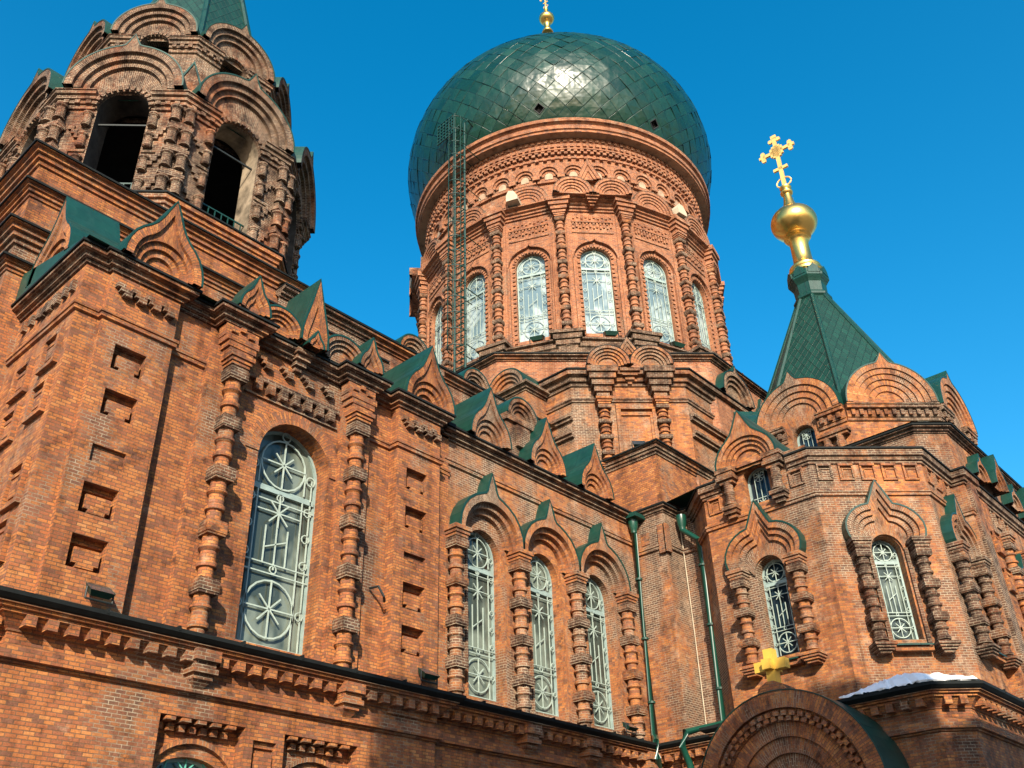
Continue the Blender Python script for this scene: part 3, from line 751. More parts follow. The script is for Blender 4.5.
# ------------------------------------------------------------------ corner block between nave and transept, and its attic
cbk = [(24.72, 16.6), (24.72, 15.4), (25.65, 15.4), (25.65, 14.85), (24.55, 13.75)]
mb = MB()
for a, b in zip(cbk[:-2], cbk[1:-1]): seg(mb, a, b, 5.0, ZC)
mb.build('wall', 'brick_patch', church, label='brick wall corner patched with pale mortar between two drainpipes')
string(cbk[:4], ZS + .05, 'brick_nave'); cornice(cbk[:4], ZC + .1, [(d * .6, z * .8) for d, z in CORN])
mb = MB(); Fb = FX(24.72)
for sy in (-16.15, ): mb.box(Fb, sy - .16, sy + .16, 0, .03, 11.85, 12.25); 
mb.box(FX(24.72), -15.62, -15.36, 0, .10, 11.4, 12.35); mb.box(FY(15.4), 24.62, 24.86, 0, .101, 11.4, 12.35)
mb.build('brick_ornament', 'brick', church)
att = [(24.9, 22.0), (24.9, 15.5), (33.0, 15.5)]
mb = MB()
for a, b in zip(att[:-1], att[1:]): seg(mb, a, b, 12.9, 15.3)
mb.build('wall', 'brick', church, label='plain orange attic corner under a raking cornice')
cornice(att, 15.42, [(0, -.42), (.04, -.41), (.04, -.32), (.09, -.31), (.09, -.22), (.15, -.20), (.15, -.10), (.22, -.08), (.22, -.02), (-.3, 0)])
mb = MB(); mb.face([(24.7, 22.0, 15.45), (24.7, 15.3, 15.45), (33, 15.3, 15.45), (33, 22.0, 15.45)]); mb.build('roof', 'green_dark', church)

# ------------------------------------------------------------------ transept end: chamfered block
A_, B_, C_, D_ = (24.55, 10.15), (26.9, 7.8), (24.55, 13.75), (25.70, 14.90)
tr_path = [D_, C_, A_, B_, (29.2, 7.8), (29.2, 7.4), (30.1, 7.4), (30.1, 7.55), (42.0, 7.55)]
F1 = Fr(24.55, 11.95, 180); F2 = Fr((A_[0] + B_[0]) / 2, (A_[1] + B_[1]) / 2, 225); F3 = Fr(28.05, 7.8, 270)
W2 = math.hypot(B_[0] - A_[0], B_[1] - A_[1]) / 2
mb = MB()
seg(mb, D_, C_, 5.0, 13.0)
wall_open(mb, F1, -1.8, 1.8, 5.0, 11.72, [(0, .44, 7.35, 9.75, .44)], 0, .42)
wall_open(mb, F1, -1.8, 1.8, 11.72, 13.2, [(.05, .42, 11.9, 12.72, .42)], 0, .4)
wall_open(mb, F2, -W2, W2, 5.0, 13.0, [(0, .42, 7.35, 9.85, .42)], 0, .42)
wall_open(mb, F3, -1.15, 1.15, 5.0, 13.0, [(.15, .42, 7.35, 9.85, .42)], 0, .42)
for a, b in zip(tr_path[4:-1], tr_path[5:]): seg(mb, a, b, 5.0, 13.0)
mb.build('wall', 'brick_nave', church, label='brick wall of the chamfered transept end')
string(tr_path, ZS, 'brick_nave')
TC = [(0, -.48), (.05, -.47), (.05, -.39), (.10, -.38), (.10, -.28), (.17, -.25), (.17, -.045), (-.3, -.03)]
cornice([D_, C_, (24.55, 13.05)], 13.0, TC); cornice([(24.55, 10.8), A_, B_, (29.2, 7.8), (29.2, 7.4), (30.1, 7.4), (30.1, 7.55), (42, 7.55)], 13.0, TC, label='upper cornice of the transept end')
# sunk coffers under the cornice
def coffer(F, s, z, w=.17, h=.20):
    m = MB(); m.box(F, s - w - .05, s - w, 0, .07, z - h, z + h); m.box(F, s + w, s + w + .05, 0, .07, z - h, z + h); m.box(F, s - w - .05, s + w + .05, 0, .09, z + h, z + h + .06)
    m.box(F, s - w - .05, s + w + .05, 0, .05, z - h - .05, z - h); m.box(F, s - w * .62, s - w * .45, 0, .03, z - h, z + h * .7); m.box(F, s - w * .62, s + w, 0, .031, z + h * .55, z + h * .7)
    m.build('sunk_panel', 'brick_nave', church)
for k in range(5): coffer(F2, -1.28 + .64 * k, 12.25)
for s in (-1.42, 1.35): coffer(F1, s, 12.25)
for k in range(3): coffer(F3, -.75 + .65 * k, 12.25)
for k in range(4): coffer(FY(7.55), 30.7 + .8 * k, 12.25)
# windows and their trefoil surrounds
for (F, c, zsp, hwo, zz) in ((F1, 0.0, 9.75, 1.08, 9.95), (F2, 0.0, 9.85, 1.0, 10.08), (F3, .15, 9.85, 1.0, 10.08)):
    hw = .44 if F is F1 else .42
    window(F, c, hw, 7.35, zsp, hw, -.38, pane='pane_blue' if F is F1 else 'pane')
    gable(F, c, zz, hwo, C_TREF, (1, .86, .72, .58), .30, .075, 0, 'brick_nave', kz=.93, capw=.05, name='window_surround', hole=arch_pts(c, hw + .03, zsp, hw + .03, len(C_TREF) - 1))
    for sg in (-1, 1): colonnette(F, c + sg * hwo * .84, .20, 7.1, zz, .155, .9, 'brick_nave' if F is F1 else 'brick_tower', 1.08, base=.22)
    mb = MB(); mb.box(F, c - .52, c + .52, 0, .22, 7.0, 7.12); mb.build('sill', 'brick_nave', church)
    mb = MB(); mb.face([F.P(c - .50, .30, 7.16), F.P(c + .50, .30, 7.16), F.P(c + .44, -.36, 7.38), F.P(c - .44, -.36, 7.38)]); mb.face([F.P(c - .50, .30, 7.16), F.P(c + .50, .30, 7.16), F.P(c + .50, .30, 7.125), F.P(c - .50, .30, 7.125)])
    mb.build('metal_sill', 'green', church)
# jamb order on the chamfer window
jb = MB()
for F, hw, zs in ((F2, .42, 9.85),):
    for sg in (-1, 1): jb = MB(); jb.box(F, sg * .52 - .05, sg * .52 + .05, 0, .09, 7.1, 9.9); jb.build('jamb', 'brick_tower', church)
# little upper window on the left face, breaking the cornice under its own pointed gable
CR = c_round(.0, n=28)
CP = mirror([(-1, 0), (-.99, .2), (-.93, .42), (-.83, .62), (-.68, .80), (-.52, .95), (-.36, 1.12), (-.24, 1.36), (-.12, 1.66), (0, 1.95)])
window(F1, .05, .42, 11.85, 12.72, .42, -.36, 'small', 'pane_blue', label='small upper window under the pointed gable of the transept')
gable(F1, 0.0, 13.2, 1.0, CP, (1, .86, .73, .60, .46), d0=.36, step=.07, back=1.9, mat='brick_nave', rnd_from=1, rise=.95, kz=.88, capw=.05, label='pointed gable over the small upper window')
for sg in (-1, 1):
    s = .80 * sg; mb = MB()
    for k, (w, d, z0, z1) in enumerate(((.30, .36, 13.08, 13.22), (.26, .32, 12.96, 13.08), (.30, .36, 12.84, 12.96), (.22, .28, 12.72, 12.84))): mb.box(F1, s - w, s + w, 0, d, z0, z1)
    for k, (w, d, z0, z1) in enumerate(((.24, .34, 11.86, 11.98), (.20, .28, 11.74, 11.86), (.14, .2, 11.62, 11.74))): mb.box(F1, s - w, s + w, 0, d, z0, z1)
    mb.build('bracket', 'brick_trim', church); x, y, _ = F1.P(s, .16, 0)
    mb = MB(); mb.lathe(x, y, [(.16, 11.98), (.21, 12.02), (.21, 12.08), (.16, 12.12), (.14, 12.35), (.17, 12.40), (.17, 12.46), (.14, 12.5), (.15, 12.72)], 12); mb.build('colonnette', 'brick_trim', church, 40)
# attic stage of the transept
ta = [(28.45, 12.5), (28.45, 8.2), (29.2, 7.45), (42, 7.45)]
mb = MB()
for a, b in zip(ta[:-1], ta[1:]): seg(mb, a, b, 12.9, 14.5)
mb.build('wall', 'brick_nave', church, label='transept attic below the tent roof')
cornice(ta, 14.55, [(d * .8, z * .75) for d, z in CORN])
mb = MB(); mb.face([(24.4, 13.5, 13.04), (24.4, 10.1, 13.04), (26.85, 7.65, 13.04), (42, 7.4, 13.04), (42, 16, 13.4), (25.4, 16, 13.4)]); mb.face([(28.2, 13, 14.6), (28.2, 8.1, 14.6), (29.1, 7.2, 14.6), (42, 7.2, 14.6), (42, 13, 14.6)])
mb.build('roof', 'green_dark', church)
# gables and pilasters along the far right of the transept front
gable(FY(7.3), 30.7, 13.15, .55, c_round(.5, .2), rnd_from=1, scales=(1, .8, .6), d0=.2, step=.07, back=.6, mat='brick_nave')
gable(FY(7.2), 32.0, 13.2, .55, C_KEEL, (1, .82, .64, .46), .25, .07, .9, 'brick_nave')
gable(FY(7.3), 33.9, 13.15, .55, c_round(.5, .2), rnd_from=1, scales=(1, .8, .6), d0=.2, step=.07, back=.6, mat='brick_nave')
gable(FY(7.3), 35.6, 13.15, .6, C_KEEL, (1, .82, .64, .46), .25, .07, .6, 'brick_nave')
mb = MB(); mb.box(FY(7.4), 29.35, 29.95, 0, .12, 5.0, 12.6); mb.build('pilaster', 'brick_tower', church)
for z0 in (6.3, 7.6, 9.4, 10.6): blind_panel(FY(7.25), 30.35, 30.9, z0, z0 + .7, .0, .10)
mb = MB(); mb.box(FY(7.55), 30.25, 31.0, .0, .19, 5.0, 12.4); mb.build('pilaster', 'brick', church)
for s in (31.6, 33.6): colonnette(FY(7.55), s, .2, 6.4, 11.5, .165, .8, 'brick', 1.05)
gable(FY(7.55), 32.6, 9.7, .8, C_OGEE, (1, .86, .72, .58), .3, .07, 0, 'brick')

# ------------------------------------------------------------------ tent tower on the transept
T = (32.62, 11.85)
def octa(cx, cy, ap, a0=22.5):
    r = ap / math.cos(R_(22.5)); return [(cx + r * math.cos(R_(a0 + 45 * k)), cy + r * math.sin(R_(a0 + 45 * k))) for k in range(8)]
mb = MB(); AP = 3.88; P8 = octa(*T, AP)
hw8 = AP * math.tan(R_(22.5))
for k in range(8):
    F = Fr(T[0] + AP * math.cos(R_(45 * k)), T[1] + AP * math.sin(R_(45 * k)), 45 * k)
    if k in (4, 6): wall_open(mb, F, -hw8, hw8, 13.0, 16.3, [(0, .40, 14.4, 15.75, .40)], 0, .4)
    else: mb.rect(F, -hw8, hw8, 0, 13.0, 16.3)
mb.build('wall', 'brick_nave', church, label='octagonal brick drum under the green tent roof')
for k in range(8):
    F = Fr(T[0] + AP * math.cos(R_(45 * k)), T[1] + AP * math.sin(R_(45 * k)), 45 * k)
    win = k in (4, 6)
    dd = [(-hw8, hw8)] if not win else [(-hw8, -.60), (.60, hw8)]
    for a, b in dd:
        p0, p1 = F.P(a, 0, 0)[:2], F.P(b, 0, 0)[:2]
        c = MB(); c.molding([p0, p1], prof(16.3, [(0, -.62), (.06, -.60), (.06, -.50), (.10, -.48), (.10, -.20), (.22, -.18), (.22, -.08), (.26, -.06), (.26, 0), (-.1, .02)]))
        c.dentils([p0, p1], .28, .13, .08, .20, 15.86, 16.06, False, .05); c.build('cornice', 'brick_trim', church)
    if win:
        window(F, 0, .40, 14.4, 15.75, .40, -.34, 'small', 'pane_blue')
        hole = arch_pts(0, .42, 15.75, .42, len(c_round(.26, .14)) - 1)
        gable(F, 0, 16.33, 1.56, c_round(.26, .14), rnd_from=1, scales=(1, .85, .70, .56, .44), d0=.26, step=.06, back=1.1, mat='brick_nave', hole=hole)
        for sg in (-1, 1):
            bk = MB()
            for z0, z1, w, d in ((15.2, 15.3, .5, .26), (15.3, 15.42, .56, .32)): bk.box(F, sg * 1.1 - w, sg * 1.1 + w, 0, d, z0, z1)
            bk.box(F, sg * 1.1 - .5, sg * 1.1 + .5, 0, .2, 14.5, 14.6)
            for q in (-.28, .18):
                x, y, _ = F.P(sg * 1.1 + q, .14, 0); bk.lathe(x, y, [(.15, 14.6), (.12, 14.75), (.17, 14.9), (.17, 14.98), (.12, 15.05), (.14, 15.2)], 10)
            bk.build('bracket', 'brick_trim', church)
    elif k in (3, 5, 7, 2): gable(F, 0, 16.33, 1.56, c_round(.26, .14), rnd_from=1, scales=(1, .87, .74, .61, .48, .34), d0=.26, step=.055, back=1.1, mat='brick_nave')
tm = MB()
base8 = octa(*T, 3.35); top8 = octa(*T, .55)
def pyramid(mb, c, ap0, z0, ap1, z1):
    a, b = octa(*c, ap0), octa(*c, ap1)
    for k in range(8):
        q = (k + 1) % 8; w0 = math.dist(a[k], a[q]) / 2; w1 = math.dist(b[k], b[q]) / 2; h = math.hypot(z1 - z0, ap0 - ap1)
        mb.face([(*a[k], z0), (*a[q], z0), (*b[q], z1), (*b[k], z1)], [(-w0, 0), (w0, 0), (w1, h), (-w1, h)])
pyramid(tm, T, 3.75, 16.2, .64, 23.5); tent = tm.build('tent_roof', 'tiles', church, label='eight sided green tent roof beside the dome')
hm = MB()
for k in range(8): hm.tube([(*octa(*T, 3.75)[k], 16.2), (*octa(*T, .64)[k], 23.5)], .085, 6)
hm.build('hip_ridge', 'green', tent)
cm = MB()
def oct_lathe(mb, c, pr):
    for (r0, z0), (r1, z1) in zip(pr[:-1], pr[1:]):
        a, b = octa(*c, r0), octa(*c, r1)
        for k in range(8): q = (k + 1) % 8; mb.face([(*a[k], z0), (*a[q], z0), (*b[q], z1), (*b[k], z1)])
    mb.face([(*p, pr[-1][1]) for p in octa(*c, pr[-1][0])])
oct_lathe(cm, T, [(.62, 23.45), (.72, 23.55), (.72, 23.65), (.60, 23.8), (.62, 24.25), (.68, 24.35), (.78, 24.5), (.78, 24.62), (.72, 24.7), (.72, 24.85), (.6, 24.9)])
for k in range(8):
    F = Fr(T[0] + .74 * math.cos(R_(45 * k)), T[1] + .74 * math.sin(R_(45 * k)), 45 * k); cm.prism(F, [(-.26, 24.6), (.26, 24.6), (.2, 24.88), (0, 25.06), (-.2, 24.88)], -.1, .06)
cm.build('metal_collar', 'green', tent)
def finial(c, z, k, label=None, facing=225):
    """gilded neck, flattened ball and cross"""
    mb = MB(); pr = [(.66, 0), (.74, .06), (.74, .18), (.62, .26), (.66, .32), (.66, .42), (.52, .50), (.43, .58), (.40, 1.0), (.39, 1.85), (.46, 1.92), (.50, 1.98), (.46, 2.04), (.58, 2.12), (.52, 2.18)]
    n = 12
    for i in range(n + 1):
        a = -60 + 135 * i / n; pr.append((1.0 * math.cos(R_(a)), 2.97 + .80 * math.sin(R_(a))))
    pr += [(.36, 3.76), (.24, 4.15), (.18, 4.55), (.18, 4.62), (.26, 4.68), (.28, 4.78), (.19, 4.88), (.19, 4.94), (.26, 5.0), (.26, 5.08), (.15, 5.16), (.09, 5.22)]
    mb.lathe(c[0], c[1], [(r * k, z + h * k) for r, h in pr], 28); f = mb.build('finial', 'gold', church, 50, label)
    cr = MB(); F = Fr(c[0], c[1], facing); zb = z + 5.15 * k; d = .05 * k
    def B(a0, a1, z0, z1): cr.box(F, a0 * k, a1 * k, -d, d, zb + z0 * k, zb + z1 * k)
    B(-.09, .09, 0, 3.05); B(-.66, .66, 2.12, 2.28); B(-.34, .34, 1.05, 1.20)
    for a, zz in ((-.66, 2.195), (.66, 2.195)):
        B(a - .10, a + .10, 2.02, 2.37); B(a - .2 if a < 0 else a + .1, a - .1 if a < 0 else a + .2, 2.12, 2.27)
        for e in (-.2, .2):
            p = [(a * k + .11 * k * math.cos(t * math.pi / 4), zb + (zz + e) * k + .11 * k * math.sin(t * math.pi / 4)) for t in range(8)]; cr.prism(F, p, -d * .8, d * .8, True)
    for e in (-.19, .19):
        p = [((e + .11 * math.cos(t * math.pi / 4)) * k, zb + (2.9 + .11 * math.sin(t * math.pi / 4)) * k) for t in range(8)]; cr.prism(F, p, -d * .8, d * .8, True)
    B(-.13, .13, 3.0, 3.2); B(-.30, .30, 1.95, 2.44); B(-.2, .2, 1.85, 2.54)
    for sg in (-1, 1):
        pts = [F.P(sg * (.08 + .26 * math.sin(t / 10 * math.pi * 1.25)) * k, 0, zb + (.05 + .5 * (1 - math.cos(t / 10 * math.pi * 1.15)) * .5) * k) for t in range(11)]; cr.tube(pts, .035 * k, 6)
    cr.build('cross', 'gold_cross', f)
    return f
finial(T, 24.92, 1.0, 'gilded ball finial with ornate cross on the tent roof', 184)

# ------------------------------------------------------------------ drum base: square with chamfered corners, octagon, drum, dome
DX, DY = 32.7, 24.6
def DF(ang, R): return Fr(DX + R * math.cos(R_(ang)), DY + R * math.sin(R_(ang)), ang)
Fc = DF(225, 10.2)
pL, pR = Fc.P(-1.55, 0, 0)[:2], Fc.P(2.75, 0, 0)[:2]
sqp = [(pL[0], 30.0), pL, pR, (40.0, pR[1])]
# keep the flanks on the square
mb = MB()
for a, b in zip(sqp[:-1], sqp[1:]): seg(mb, a, b, 12.0, 19.2)
mb.build('wall', 'brick_nave', church, label='square brick base of the dome with a chamfered corner')
string(sqp, 18.15, 'brick_trim')
cornice([sqp[0], pL, pR, sqp[3]], 19.38, [(d * 1.3, z * 1.9) for d, z in CORN], label='heavy cornice round the square base of the dome')
# chamfer bay: framed panel between two colonnettes carrying twin arches
mb = MB()
for a, b, z0, z1 in ((.08, .20, 15.6, 17.95), (1.12 + .3, 1.24 + .3, 15.6, 17.95)): mb.box(Fc, a - .05, b, 0, .12, z0, z1)
mb.box(Fc, .03, 1.54, 0, .13, 17.74, 17.95); mb.box(Fc, .18, 1.40, 0, .07, 17.50, 17.62); mb.box(Fc, 1.28, 1.38, 0, .068, 15.6, 17.5)
mb.build('brick_ornament', 'brick_nave', church)
for s in (-.42, 1.72):
    colonnette(Fc, s, .16, 15.3, 18.1, .17, .68, 'brick', 1.05, base=.2)
    mb = MB()
    for k in range(5): mb.box(Fc, s - .24 - .085 * k, s + .24 + .085 * k, 0, .30 + .085 * k, 18.12 + .24 * k, 18.36 + .24 * k)
    mb.build('capital', 'brick_trim', church)
mb = MB()
for k in range(4): mb.box(Fc, .65 - .08 - .1 * k, .65 + .08 + .1 * k, 0, .14 + .1 * k, 18.8 + .14 * k, 18.94 + .14 * k)
mb.build('corbel', 'brick_trim', church)
for s in (-.16, 1.46): gable(Fc, s, 19.42, .80, c_round(0), (1, .86, .73, .60, .48), .62, .07, .5, 'brick_nave', 'fascia', capw=.03)
gable(Fc, .65, 20.0, .42, [(-1, 0), (0, 1.75), (1, 0)], (1, .72, .45), .45, .05, .3, 'brick_nave', 'fascia', capw=.03)
# flank ornaments
for (F, s0, s1) in ((Fr(pL[0], pL[1], 180), -5.5, 0), (Fr(pR[0], pR[1], 270), 0, 6.5)):
    mb = MB()
    for z in (16.8, 17.5): mb.molding([F.P(s0, 0, 0)[:2], F.P(s1, 0, 0)[:2]], prof(z, [(0, -.2), (.12, -.18), (.12, -.08), (.2, -.06), (.2, .06), (0, .1)]))
    mb.build('string_course', 'brick_trim', church)
F = Fr(pR[0], pR[1], 270)
gable(F, 3.2, 19.4, 1.15, c_round(.3, .14), rnd_from=1, scales=(1, .85, .70, .55), d0=.55, step=.09, back=1.6, mat='brick_trim')
gable(F, 5.6, 19.4, .5, C_KEEL, (1, .75, .5), .3, .07, 1.2, 'brick_trim')
F = Fr(pL[0], pL[1], 180)
gable(FX(23.25), -20.7, 18.95, .95, c_round(.0), (1, .85, .70, .55), .10, .08, 1.3, 'brick_nave')
mb = MB(); mb.box(FX(23.25), -21.7, -19.7, -1.2, .06, 16.8, 18.95); mb.build('wall', 'brick_nave', church)
cornice([(24.3, 21.7), (23.2, 21.7), (23.2, 19.7), (24.3, 19.7)], 18.95, CORN, metal=False)
mb = MB(); mb.box(FY(16.62), 18.62, 19.90, -2.3, 0, 13.0, 14.5); mb.box(FY(16.60), 18.54, 19.98, -.2, .08, 14.28, 14.50); mb.box(FY(16.60), 18.98, 19.54, 0, .10, 13.5, 14.2); mb.build('wall', 'brick_trim', church)
gable(FY(16.6), 19.26, 14.5, .68, c_round(.0), (1, .82, .64, .46), .1, .06, .9, 'brick_trim')
# octagonal stage and skirt roof
a8 = 8.95; q8 = 8.95
op = [(DX + x, DY + y) for x, y in ((-9.35, 3.3), (-9.35, -3.35), (-3.35 - .0, -9.35), (3.6, -9.35), (9.35, -3.6), (9.35, 3.3), (3.3, 9.35), (-3.3, 9.35))]
mb = MB()
for k in range(8): seg(mb, op[k], op[(k + 1) % 8], 17.5, 20.8)
mb.build('wall', 'brick_drum', church, label='octagonal brick stage below the drum')
cornice(op, 20.95, [(d * .9, z * .8) for d, z in CORN], closed=True)
mb = MB()
ci = [(DX + 7.4 * math.cos(R_(a)), DY + 7.4 * math.sin(R_(a))) for a in (157.5, 202.5, 247.5, 292.5, 337.5, 22.5, 67.5, 112.5)]
for k in range(8): q = (k + 1) % 8; mb.face([(*op[k], 20.98), (*op[q], 20.98), (*ci[q], 22.6), (*ci[k], 22.6)])
mb.build('roof', 'green_dark', church)

DR, A0 = 7.45, 227.5
fw = DR * math.tan(R_(11.25))
ZB, ZT = 22.3, 30.0
vis = [k for k in range(16)]
dw = MB()
for k in vis:
    F = DF(A0 + 22.5 * k, DR)
    wall_open(dw, F, -fw, fw, ZB, ZT, [(0, .68, 23.1, 27.1, .68)], 0, .30)
dw.build('wall', 'brick_drum', church, label='sixteen sided brick drum pierced by tall windows')
front = [k for k in range(16) if abs(((A0 + 22.5 * k - 217 + 180) % 360) - 180) < 82]
for k in front:
    orn = MB()
    F = DF(A0 + 22.5 * k, DR)
    window(F, 0, .68, 23.1, 27.1, .68, -.26, pane='pane_drum', fw=.05)
    # toothed arch moulding with a small point, toothed jambs
    o = c_round(.14, .10); o = [(a * 1.02, 27.1 + z * 1.02) for a, z in o]; i_ = [(a * .96, 27.1 + (z - 27.1) * .93) for a, z in o]
    orn.ring(F, o, i_, 0, .16, din=0)
    teeth(orn, F, 0, 27.1, .70, 15, .09, .13, 0, .07, 2, 178)
    for sg in (-1, 1):
        orn.box(F, sg * .98 - .04, sg * .98 + .04, 0, .12, 22.9, 27.12)
        for j in range(17): orn.box(F, sg * .76 - .06, sg * .76 + .06, 0, .06, 23.0 + .24 * j, 23.11 + .24 * j)
    # frieze panel with dentils
    orn.box(F, -.95, .95, 0, .05, 28.62, 28.70); orn.box(F, -.95, .95, 0, .09, 29.22, 29.30)
    for j in range(12): orn.box(F, -.93 + .158 * j, -.84 + .158 * j, 0, .07, 28.88 + .06 * (j % 2), 29.04 + .06 * (j % 2)); orn.box(F, -.93 + .158 * j, -.84 + .158 * j, 0, .07, 29.10, 29.2)
    for j in range(10): orn.box(F, -.9 + .19 * j, -.80 + .19 * j, 0, .05, 29.45 + .07 * (j % 2), 29.55 + .07 * (j % 2))
    orn.box(F, -1.20, -1.10, 0, .05, 22.9, 29.9); orn.box(F, 1.10, 1.20, 0, .05, 22.9, 29.9)
    orn.build('window_surround', 'brick_drum', church)
for k in sorted(set(front) | {(q + 1) % 16 for q in front}):
    F = DF(A0 + 22.5 * k - 11.25, DR / math.cos(R_(11.25)))
    colonnette(F, 0, .12, 22.7, 29.6, .17, .78, 'brick_drum', 1.0)
    mb = MB()
    for j, (w, z0, z1) in enumerate(((.22, 29.35, 29.55), (.30, 29.55, 29.75), (.38, 29.75, 29.95), (.46, 29.95, 30.15), (.54, 30.15, 30.4))): mb.box(F, -w, w, -.2, .22 + .08 * j, z0, z1)
    mb.build('capital', 'brick_drum', church)
    mb = MB()
    for j, (w, z0, z1) in enumerate(((.40, 21.0, 22.05), (.50, 22.05, 22.3), (.60, 22.3, 22.55), (.72, 22.55, 22.7))): mb.box(F, -w, w, -.2, .66 + .08 * j, z0, z1)
    mb.build('pedestal', 'brick_trim', church)
def ngon(R, n=16, a0=A0 + 11.25): return [(DX + R / math.cos(math.pi / n) * math.cos(R_(a0 + 360 / n * k)), DY + R / math.cos(math.pi / n) * math.sin(R_(a0 + 360 / n * k))) for k in range(n)]
cornice(ngon(DR), 30.35, [(0, -.5), (.08, -.48), (.08, -.38), (.16, -.36), (.16, -.26), (.26, -.22), (.26, -.12), (.46, -.06), (.46, 0), (-.2, .04)], 'brick_drum', True, metal=False, label='drum cornice carrying the round arches')
mb = MB(); mb.molding(ngon(DR), prof(22.50, [(.62, -2.1), (.62, -.55), (.70, -.5), (.70, -.35), (.62, -.33), (.62, -.2), (.74, -.17), (.74, -.08), (0, .12)]), True); mb.build('string_course', 'brick_trim', church)
DIAG = (0, 4, 8, 12)
for k in front:
    F = DF(A0 + 22.5 * k, DR)
    if k in DIAG:
        for s in (-.92, .92): gable(F, s, 30.38, .88, c_round(0), (1, .85, .70, .56, .43), .85, .06, .2, 'brick_drum', 'brick_trim', capw=.03)
        mb = MB()
        for j in range(4): mb.box(F, -.10 - .07 * j, .10 + .07 * j, 0, .4 + .1 * j, 29.95 + .11 * j, 30.06 + .11 * j)
        mb.box(F, -1.8, 1.8, 0, .72, 30.36, 30.42); mb.build('corbel', 'brick_drum', church)
        gable(F, 0, 31.75, .55, [(-1, 0), (0, 2.3), (1, 0)], (1, .7, .42), .30, .06, .1, 'brick_drum', 'brick_trim', capw=.03)
    else: gable(F, 0, 30.38, 1.10, c_round(0), (1, .86, .73, .60, .47), .48, .05, .2, 'brick_drum', 'brick_trim', kz=.92, capw=.03)
for k in front:                                # pale stone blocks at the bay ends
    if k % 4 in (1, 2): continue
for dang, w in ((-28, .34), (31, .34), (-86, .34), (86, .34)):
    F = DF(A0 + dang + 2, DR + .55); mb = MB()
    mb.prism(F, [(-.28, 30.45), (.28, 30.45), (.28, 30.65), (.08, 31.0), (-.16, 31.05), (-.28, 30.8)], -.6, .30, True); mb.build('stone_block', 'stone', church)
# upper drum: ring of little arches, dentil bands, crowning ring
def rlathe(name, pr, mat, seg=96, label=None, smooth=35):
    m = MB(); m.lathe(DX, DY, pr, seg, cap=False); return m.build(name, mat, church, smooth, label)
rlathe('wall', [(7.35, 29.9), (7.35, 33.35), (7.42, 33.38), (7.42, 33.50), (7.36, 33.52), (7.36, 33.86), (7.5, 33.9), (7.5, 33.98), (7.42, 34.0), (7.42, 34.35), (7.46, 34.38), (7.46, 34.6)], 'brick_drum', label='round upper drum with little arches')
mb = MB(); NA = 40
for k in range(NA):
    F = Fr(DX + 7.35 * math.cos(R_(A0 + 360 / NA * k + 4)), DY + 7.35 * math.sin(R_(A0 + 360 / NA * k + 4)), A0 + 360 / NA * k + 4)
    if abs((F.ang - 217 + 180) % 360 - 180) > 95: continue
    for i, (r0, r1, d) in enumerate(((.60, .46, .22), (.46, .34, .14), (.34, .22, .05))):
        mb.ring(F, arch_pts(0, r0, 32.28, r0 * 1.05, 12), arch_pts(0, r1, 32.28, r1 * 1.05, 12), -.05, d, din=-.02)
    mb.box(F, -.60, -.42, -.05, .24, 32.02, 32.26); mb.box(F, .42, .60, -.05, .24, 32.02, 32.26); mb.box(F, -.55, .55, -.05, .12, 31.86, 32.0)
mb.build('arcade_frieze', 'brick_drum', church)
mb = MB()
for k in range(NA):
    F = Fr(DX + 7.35 * math.cos(R_(A0 + 360 / NA * k + 4)), DY + 7.35 * math.sin(R_(A0 + 360 / NA * k + 4)), A0 + 360 / NA * k + 4)
    if abs((F.ang - 217 + 180) % 360 - 180) > 95: continue
    mb.prism(F, [(-.19, 32.1)] + arch_pts(0, .19, 32.3, .19, 8) + [(.19, 32.1)], -.02, .06)
mb.build('stone_panel', 'stone_dull', church)
mb = MB()
for ring_z, d, n, h in ((33.26, .10, 120, .12), (33.56, .14, 150, .14), (33.72, .14, 150, .1), (34.04, .14, 150, .16), (34.40, .12, 150, .16)):
    rr = 7.40
    for k in range(n):
        a = A0 + 360 / n * (k + (.5 if h == .1 else 0))
        if abs((a - 217 + 180) % 360 - 180) > 95: continue
        F = Fr(DX + rr * math.cos(R_(a)), DY + rr * math.sin(R_(a)), a); mb.box(F, -.085, .085, -.05, d, ring_z, ring_z + h)
mb.build('dentil_band', 'brick_drum', church)
rlathe('cornice', [(7.40, 34.60), (7.92, 34.62), (7.92, 34.74), (8.0, 34.78), (8.0, 35.0), (7.9, 35.04), (7.94, 35.14), (8.10, 35.2), (8.12, 35.38), (7.98, 35.44), (7.5, 35.5)], 'brick_drum', label='moulded brick ring under the dome')

# dome of lozenge panels
def dome_r(z):
    pts = [(35.45, 7.55), (36.2, 7.98), (37.2, 8.38), (38.2, 8.57), (39.2, 8.60), (40.2, 8.46), (41.2, 8.14), (42.3, 7.60), (43.3, 6.76), (44.15, 5.68), (44.9, 4.3), (45.6, 3.0), (46.5, 2.0), (47.6, 1.25), (49.2, .78), (51.2, .48)]
    for (z0, r0), (z1, r1) in zip(pts[:-1], pts[1:]):
        if z <= z1:
            i = pts.index((z0, r0)); pm = pts[max(i - 1, 0)]; pn = pts[min(i + 2, len(pts) - 1)]
            t = (z - z0) / (z1 - z0); m0 = (r1 - pm[1]) / (z1 - pm[0]) * (z1 - z0); m1 = (pn[1] - r0) / (pn[0] - z0) * (z1 - z0)
            return (2 * t ** 3 - 3 * t * t + 1) * r0 + (t ** 3 - 2 * t * t + t) * m0 + (-2 * t ** 3 + 3 * t * t) * r1 + (t ** 3 - t * t) * m1
    return pts[-1][1]
ND = 58
zs_ = []; z = 35.45
arc = [35.45]; step = .01
acc = 0; zprev, rprev = 35.45, dome_r(35.45)
